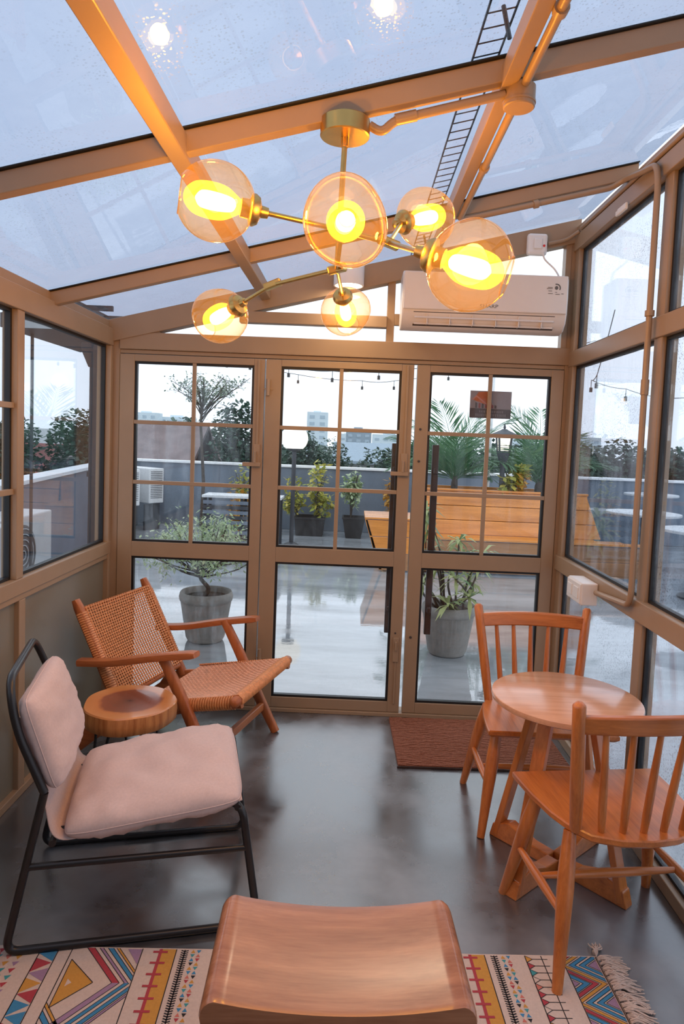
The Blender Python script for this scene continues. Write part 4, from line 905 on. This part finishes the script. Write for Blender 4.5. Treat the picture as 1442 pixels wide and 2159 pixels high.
# ---- tree-slice side table on hairpin legs
sk = thing('slice_table', 'tree slice side table on black hairpin legs', 'side table', (-.858, -1.062, 0)); R = .190; Z = .45
def slicemat():
    t = NT('tree_slice'); tc = t.n('ShaderNodeTexCoord'); sx = t.n('ShaderNodeSeparateXYZ'); t.l(tc.outputs['Object'], sx.inputs[0]); v = t.coord()
    nz = t.noise(v, 7, 3); cb = t.n('ShaderNodeCombineXYZ'); t.l(sx.outputs[0], cb.inputs[0]); t.l(sx.outputs[1], cb.inputs[1])
    ln_ = t.n('ShaderNodeVectorMath', operation='LENGTH'); t.l(cb.outputs[0], ln_.inputs[0])
    a = t.n('ShaderNodeMath', operation='MULTIPLY_ADD'); t.l(nz, a.inputs[0]); a.inputs[1].default_value = .07; t.l(ln_.outputs['Value'], a.inputs[2])
    col = t.ramp(a.outputs[0], [(.035, (.05, .015, .01)), (.06, (.17, .045, .022)), (.155, (.24, .07, .035)), (.172, (.55, .20, .06)), (.22, (.60, .25, .085))])
    b = t.bsdf(col, .22); b.inputs['Coat Weight'].default_value = .6; b.inputs['Coat Roughness'].default_value = .08; return t.done(b.outputs[0])
M['slice'] = slicemat(); M['bark_edge'] = wood('slice_edge', (.30, .09, .022), (.58, .25, .08), 'z', .4, 2)
rim = lambda i, j: 1+.02*math.sin(j/64*2*PI*3+1)+.012*math.sin(j/64*2*PI*7)
m = MB(); m.lathe([(R*.955, Z-.078), (R*.985, Z-.072), (R, Z-.04), (R*.99, Z-.006)], n=64, cap=False, rib=rim); m.build('edge', 'bark_edge', sk, smooth=50)
MB().lathe([(R*.99, Z-.006), (R*.97, Z), (R*.6, Z), (.002, Z)], n=64, cap=False, rib=rim).build('top', 'slice', sk, smooth=30); MB().lathe([(R*.955, Z-.078), (.002, Z-.078)], n=64, cap=False, rib=rim).build('underside', 'bark_edge', sk)
for k in range(3):
    a = math.radians(100+120*k); d = Vector((math.cos(a), math.sin(a), 0)); s = Vector((-d.y, d.x, 0))
    P = filletpath([d*.10+s*.05+Vector((0, 0, Z-.078)), d*.165+Vector((0, 0, .006)), d*.12-s*.05+Vector((0, 0, Z-.078))], .02, 5); MB().tube(P, .006, 8).build('hairpin_leg', 'blackm', sk, smooth=60)
# ---- pink cushioned lounge chair; local x forward, y away from the viewer
pk = thing('lounge_chair', 'black tube lounge chair with pink linen cushions', 'lounge chair', (-.6, -1.85, 0), math.radians(13.5)); Wd = .56
for s, y in enumerate((0, Wd)):
    P = filletpath([(-.245, y, .50), (-.352, y, .012), (.405, y, .012), (.345, y, .405), (.30, y+(.06 if y == 0 else -.06), .405)], .045, 6); MB().tube(P, .0125, 12).build('side_frame', 'blackm', pk, smooth=60)
    yi = .075 if y == 0 else Wd-.075; MB().tube([(.335, yi, .400), (.0, yi, .350), (-.225, yi, .338)], .0105, 12).build('seat_rail', 'blackm', pk, smooth=60)
    MB().tube([(-.292, y, .272), (.358, y, .272)], .0105, 12).build('stretcher', 'blackm', pk, smooth=60)
P = filletpath([(-.245, 0, .50), (-.325, 0, .70), (-.352, .03, .835), (-.385, Wd-.03, .815), (-.345, Wd, .70), (-.245, Wd, .50)], .10, 8); MB().tube(P, .0125, 12).build('back_frame', 'blackm', pk, smooth=60)
for x, zz in ((.33, .405), (-.222, .338)): MB().tube([(x, 0, zz), (x, Wd, zz)], .0105, 12).build('cross_tube', 'blackm', pk, smooth=60)
def sheet(name, f, nu, nv, mat, par):
    m = MB(); m.v = [tuple(f(i/nu, j/nv)) for j in range(nv+1) for i in range(nu+1)]; m.f = [(j*(nu+1)+i, j*(nu+1)+i+1, (j+1)*(nu+1)+i+1, (j+1)*(nu+1)+i) for j in range(nv) for i in range(nu)]; m.mi = [0]*len(m.f)
    o = m.build(name, mat, par, smooth=80); q = o.modifiers.new('thick', 'SOLIDIFY'); q.thickness = .004; return o
spth = smoothpath([(.345, 0, .425), (.2, 0, .385), (-.1, 0, .35), (-.215, 0, .352), (-.250, 0, .47), (-.30, 0, .64), (-.325, 0, .72)], 6)
def fsl(u, v):
    q = v*(len(spth)-1); i = min(int(q), len(spth)-2); p = spth[i].lerp(spth[i+1], q-i); return p+Vector((0, .008+(Wd-.016)*u, -.012*math.sin(PI*u)))
sheet('sling', fsl, 8, 40, 'sling', pk)
def cushion(name, a, b, t, mat, par, loc, rot, wr=.004, seed=0, ea=5, na=34, nb=34):
    m = MB(); off = Vector((seed*7.1, 3.3, 1.7))
    def hh(u, v): return (max(0, 1-abs(u)**ea)**.42)*(max(0, 1-abs(v)**ea)**.42)
    idx = {}
    for side in (1, -1):
        for j in range(nb+1):
            for i in range(na+1):
                u = math.sin((i/na-.5)*PI); v = math.sin((j/nb-.5)*PI)
                edge = i in (0, na) or j in (0, nb)
                if side == -1 and edge: idx[(side, i, j)] = idx[(1, i, j)]; continue
                cr = 1-.06*(abs(u)**6)*(abs(v)**6)
                p = Vector((u*a*cr, v*b*cr, side*t*hh(u, v)*(1+.10*(1-u*u)*(1-v*v))))
                nzv = noise.noise(Vector((u*3.2, v*3.2, side))+off)*wr*1.2+abs(noise.noise(Vector((u*9+v*4, v*2.2, side*2))+off))*wr*2.0*max(abs(u), abs(v))**2
                p += Vector((0, 0, side*nzv*hh(u, v)))
                idx[(side, i, j)] = len(m.v); m.v.append(tuple(p))
    for side in (1, -1):
        for j in range(nb):
            for i in range(na):
                q = (idx[(side, i, j)], idx[(side, i+1, j)], idx[(side, i+1, j+1)], idx[(side, i, j+1)]); m.f.append(q if side == 1 else q[::-1])
    m.mi = [0]*len(m.f); o = m.build(name, mat, par, smooth=180); o.location = loc; o.rotation_euler = rot
    pts = [Vector(m.v[idx[(1, i, 0)]]) for i in range(na+1)]+[Vector(m.v[idx[(1, na, j)]]) for j in range(1, nb+1)]+[Vector(m.v[idx[(1, i, nb)]]) for i in range(na-1, -1, -1)]+[Vector(m.v[idx[(1, 0, j)]]) for j in range(nb-1, -1, -1)]
    MB().tube(pts, .002, 5, False).build('piping', mat, o, smooth=80); return o
cushion('seat_cushion', .275, .282, .050, 'pink', pk, (.075, .272, .396), (0, math.radians(-7.5), 0), .013, 1)
cushion('back_cushion', .150, .225, .045, 'pink', pk, (-.258, .226, .640), (0, math.radians(-108), 0), .006, 2)
# ---- carved wooden stool
sl = thing('wooden_stool', 'thick carved wooden stool with a dished top, in the foreground', 'stool', (.053, -2.375, 0), math.radians(2)); a = .285; dy = .165; th = .075
m = MB(); prof = []
for k in range(21): u = k/20*2-1; prof.append((u*(a-.024), .406+.026*u*u))
cxr = a-.035
for k in range(1, 8): ang = PI/2-PI*k/8; prof.append((a-.026+.030*math.cos(ang), .396+.036*math.sin(ang)))
for k in range(21): u = 1-k/20*2; prof.append((u*(a-.04), .335+.018*u*u))
for k in range(1, 8): ang = -PI/2-PI*k/8; prof.append((-(a-.026)+.030*math.cos(ang), .396+.036*math.sin(ang)))
n = len(prof); ysl = [(-dy, .965), (-dy+.006, .99), (-dy+.015, 1.0), (0, 1.0), (dy-.015, 1.0), (dy-.006, .99), (dy, .965)]
for y, s in ysl: m.v += [(x*(1-(1-s)*.35)*(1+.0*y), y, .385+(zz-.385)*s) for x, zz in prof]
m.f += [(k*n+i, k*n+(i+1) % n, (k+1)*n+(i+1) % n, (k+1)*n+i) for k in range(len(ysl)-1) for i in range(n)]+[tuple(range(n)), tuple(range((len(ysl))*n-1, (len(ysl)-1)*n-1, -1))]; m.mi += [0]*len(m.f)
m.build('seat', 'stool', sl, smooth=50)
for s in (-1, 1):
    m = MB(); prof2 = [(.155, .355), (.235, .355), (.21, .20), (.25, .0), (.17, .0), (.145, .20)]; n = len(prof2)
    m.v += [(s*x, y, zz) for y in (-.13, .13) for x, zz in prof2]; m.f += [(i, (i+1) % n, n+(i+1) % n, n+i) for i in range(n)]+[tuple(range(n)), tuple(range(2*n-1, n-1, -1))]; m.mi += [0]*(n+2); m.build('leg', 'stool', sl, bevel=.01)
# ---- door mat
dm = thing('door_mat', 'rust red woven coir mat at the right door', 'mat', (.745, -.335, 0), math.radians(1.5)); bx('pile', (-.43, -.285, 0), (.43, .285, .012), 'mat', dm, .003); m = MB(); rnd = random.Random(2)
for k in range(60):
    y = -.282+.564*k/59; pts = [(-.428+.856*q/40, y, .012+rnd.uniform(-.0015, .0025)) for q in range(41)]; m.tube(pts, .0050, 4)
tag(m.build('weave_rows', 'mat', dm, recalc=False, smooth=80), kind='stuff')
bx('border', (-.435, -.292, 0), (.435, -.282, .011), 'darkwood', dm, .002)
# ---- printed rug, right far corner at the origin, u to the left, v to the viewer
ru = thing('printed_rug', 'cream rug printed with bright geometric bands and tassels', 'rug', (.864, -1.817, 0), math.radians(2.4))
PALC = {'cream': (.60, .47, .40), 'ochre': (.56, .27, .05), 'red': (.40, .045, .06), 'blue': (.045, .22, .40), 'lilac': (.33, .20, .31), 'black': (.02, .017, .02), 'salmon': (.55, .16, .12), 'teal': (.05, .28, .30)}
for k, v in PALC.items(): M['rug_'+k] = paint('rug_'+k, v, .9, .06, 150, bump=.15)
NC = list(PALC); RL, RW = 2.15, 1.0
bx('cloth', (-RL, -RW, 0), (0, 0, .0035), 'rug_cream', ru, 0)
pr = MB(); lay = [0]
def pg(c, pts, z=1): pr.add([(-u, -v, .0035+.00022*z) for u, v in pts], [tuple(range(len(pts)))], NC.index(c))
def ln2(c, p, q, w, z=2):
    d = Vector((q[0]-p[0], q[1]-p[1])); d.normalize(); nn = Vector((-d.y, d.x))*w/2; pg(c, [(p[0]+nn.x, p[1]+nn.y), (q[0]+nn.x, q[1]+nn.y), (q[0]-nn.x, q[1]-nn.y), (p[0]-nn.x, p[1]-nn.y)], z)
def clipv(poly, v0, v1):
    for lim, sg in ((v0, 1), (v1, -1)):
        out = []
        for i in range(len(poly)):
            a, b = poly[i], poly[(i+1) % len(poly)]; ia, ib = (a[1]-lim)*sg >= 0, (b[1]-lim)*sg >= 0
            if ia: out.append(a)
            if ia != ib: t = (lim-a[1])/(b[1]-a[1]); out.append((a[0]+(b[0]-a[0])*t, lim))
        poly = out
        if not poly: break
    return poly
def chevrons(u0, u1, vs, step, cols, out_w=.0025):       # nested zigzag stripes whose points meet the u1 (apex) side, repeated along v
    half = abs(u1-u0)*.60
    for v0 in vs:                                        # v0 = v of the apex
        for k, (c, w0, w1) in enumerate(cols):
            for s in (-1, 1):
                P = [(u1, v0+s*w0), (u1, v0+s*w1), (u0, v0+s*(w1+step)), (u0, v0+s*(w0+step))]
                P = clipv(P, .004, RW-.01)
                if len(P) > 2:
                    pg(c, P, 2)
                    for i in range(len(P)): 
                        a, b = P[i], P[(i+1) % len(P)]
                        if abs(a[0]-b[0]) > .02: ln2('black', a, b, out_w, 3)
def fishbone(u):
    ln2('black', (u, .006), (u, RW-.01), .004)
    v = .012
    while v < RW-.02: ln2('black', (u-.011, v-.004), (u, v), .0042); ln2('black', (u, v), (u+.011, v-.004), .0042); v += .0085
def dots(u):
    v = .012; k = 0; cs = ['blue', 'ochre', 'black', 'salmon', 'teal', 'ochre', 'red', 'blue']
    while v < RW-.02:
        for q, du in enumerate((-.009, .008)):
            s = -1 if (k+q) % 2 else 1; pg(cs[(k*3+q) % 8], [(u+du-.007, v-s*.006), (u+du+.007, v-s*.006), (u+du, v+s*.007)], 2)
        v += .0165; k += 1
def ladder(u_in, u_out):                                  # ochre band with a red spine on its inner edge
    d = 1 if u_out > u_in else -1
    pg('ochre', [(u_in, .004), (u_out, .004), (u_out, RW-.01), (u_in, RW-.01)], 1); ln2('black', (u_out, .004), (u_out, RW-.01), .003)
    ln2('red', (u_in, .004), (u_in, RW-.01), .0095, 3); v = .016
    while v < RW-.02: ln2('red', (u_in-.022, v), (u_in+.022, v), .008, 4); v += .0435
CH = [('lilac', .0, .018), ('blue', .030, .050), ('ochre', .056, .072), ('red', .078, .102)]
# right half
ln2('black', (.003, .004), (.003, RW-.01), .003); ln2('black', (.112, .004), (.112, RW-.01), .003)

def sw_(P): return [(v, u) for u, v in P]
def zigzag(u0, u1, v0, h, stripes):                      # nested chevron stripes between u0 and u1, turning every h along v
    for k in range(int((RW-v0)/h)+3):
        a, b = (u0, u1) if k % 2 == 0 else (u1, u0); va = v0+k*h; vb = va+h
        for c, o0, o1 in stripes:
            P = clipv([(a+o0, va), (a+o1, va), (b+o1, vb), (b+o0, vb)], .004, RW-.01)
            P = sw_(clipv(sw_(P), min(u0, u1), max(u0, u1))) if len(P) > 2 else P
            if len(P) > 2:
                pg(c, P, 2)
                for i in range(len(P)):
                    p, q = P[i], P[(i+1) % len(P)]
                    if abs(p[0]-q[0]) > .012 and abs(p[1]-q[1]) > .006: ln2('black', p, q, .0018, 3)
zigzag(.007, .110, -.03, .070, [('lilac', -.105, -.070), ('blue', -.062, -.042), ('cream', -.042, -.030), ('blue', -.030, -.010), ('ochre', .0, .018), ('red', .026, .046), ('blue', .052, .074), ('lilac', .084, .105)])
ln2('black', (.175, .004), (.175, RW-.01), .003); ln2('black', (.226, .004), (.226, RW-.01), .003); v = .018; k = 0
while v < RW-.03:
    c = ['ochre', 'red', 'teal', 'cream', 'salmon', 'red', 'red', 'cream', 'red'][k % 9]; pg(c, [(.225, v-.013), (.205, v), (.225, v+.013)], 2)
    ln2('black', (.225, v-.013), (.205, v), .002, 3); ln2('black', (.205, v), (.225, v+.013), .002, 3); ln2('black', (.205, v), (.158, v), .0024, 3); v += .027; k += 1
dots(.288); fishbone(.323); ladder(.398, .352)
# left half (mirrored order)
dots(1.243); fishbone(1.277); ladder(1.350, 1.303); dots(.50); dots(1.15)
for u in (1.406, 1.618): ln2('black', (u, .004), (u, RW-.01), .003)
CH2 = [('red', .115, .155), ('lilac', .165, .18), ('blue', .195, .215), ('blue', .228, .25)]
for v0 in (.137, .517, .90):
    pg('ochre', [(1.605, v0-.085), (1.515, v0), (1.605, v0+.09)], 3); pg('cream', [(1.590, v0-.012), (1.575, v0+.002), (1.590, v0+.016)], 4)
    for p, q in (((1.605, v0-.085), (1.515, v0)), ((1.515, v0), (1.605, v0+.09)), ((1.605, v0+.09), (1.605, v0-.085))): ln2('black', p, q, .0025, 5)
    for s in (-1, 1):
        for c, k0, k1 in (('red' if s < 0 else 'lilac', .075, .105), ('blue', .125 if s > 0 else .16, .145 if s > 0 else .185), ('blue' if s > 0 else 'lilac', .165 if s > 0 else .125, .19 if s > 0 else .14), ('ochre' if s < 0 else 'lilac', .20, .215)):
            # stripe parallel to the triangle side, offset towards the apex side of the band
            P = [(1.515-k0*.72, v0), (1.515-k1*.72, v0), (1.617, v0+s*(.115+k1*.9)), (1.617, v0+s*(.115+k0*.9))]
            P = [(max(1.408, u), vv if u >= 1.408 else vv+s*(1.408-u)*1.0) for u, vv in P]; P = clipv(P, .004, RW-.01)
            if len(P) > 2:
                pg(c, P, 2); ln2('black', P[0], P[-1], .002, 3); ln2('black', P[1], P[2], .002, 3)
    pg('lilac', [(1.408, v0-.13), (1.45, v0-.13), (1.408, v0-.07)], 4)
for u in (1.658, 1.711): ln2('black', (u, .004), (u, RW-.01), .003)
v = .01; k = 0
while v < RW-.08:
    c = ['blue', 'red', 'lilac', 'ochre', 'red', 'blue'][k % 6]; pg(c, [(1.711, v), (1.660, v+.018), (1.711, v+.055)] if k % 2 else [(1.660, v), (1.711, v+.02), (1.660, v+.05)], 2); v += .038; k += 1
rnd = random.Random(6); v = .01
while v < RW-.03:
    for q in range(5): pg(rnd.choice(['ochre', 'salmon', 'lilac', 'red', 'teal']), [(1.755+q*.03, v), (1.775+q*.03, v+.004), (1.765+q*.03, v+.02)], 2)
    v += .026
pr.build('printed_pattern', ['rug_'+k for k in NC], ru, recalc=False)
rnd = random.Random(12)
def tassel(v, L, a):
    m = MB(); b = Vector((.0, -v, .006))
    for k in range(13):
        aa = a+rnd.uniform(-.30, .30); q = b+Vector((0, rnd.uniform(-.006, .006), rnd.uniform(0, .004))); d = Vector((math.cos(aa), math.sin(aa), 0)); l = L*rnd.uniform(.75, 1.1); s = Vector((-d.y, d.x, 0))*rnd.uniform(-.012, .012)
        m.tube(smoothpath([q, q+d*l*.25+Vector((0, 0, .007))-s*.3, q+d*l*.65+s+Vector((0, 0, rnd.uniform(0, .005))), q+d*l+s*.4-Vector((0, 0, .003))], 3), .0019, 4)
    m.tube([b+Vector((math.cos(a), math.sin(a), 0))*.010, b+Vector((math.cos(a), math.sin(a), 0))*.020], .0085, 8); m.build('tassel', 'rug_cream', ru, smooth=80, recalc=False)
tassel(.002, .06, math.radians(75))
for k in range(30): tassel(.02+k*.019, rnd.uniform(.055, .085), rnd.uniform(-.35, .25))

# ---- bright yarn tassel at the left edge
yt = thing('yarn_tassel', 'pink and white yarn tassel on the rug at the left edge', 'tassel', (-.955, -1.96, .004)); rnd = random.Random(77)
for c in ('red', 'cream', 'salmon', 'teal', 'cream', 'lilac'):
    m = MB()
    for k in range(5):
        x = rnd.uniform(-.014, .012); m.tube(smoothpath([(rnd.uniform(-.006, .006), 0, .028), (x, -.08, .030+rnd.uniform(0, .01)), (x*1.6+.004, -.20, .018), (x*2+.008, -.32, .008)], 4), .0028, 5)
    m.build('strand', 'rug_'+c, yt, smooth=80, recalc=False)
MB().lathe([(.004, .012), (.013, .004), (.013, -.014), (.006, -.020)], (0, .0, .024), (0, 1, 0), 12).build('knot', 'rug_red', yt, smooth=60)
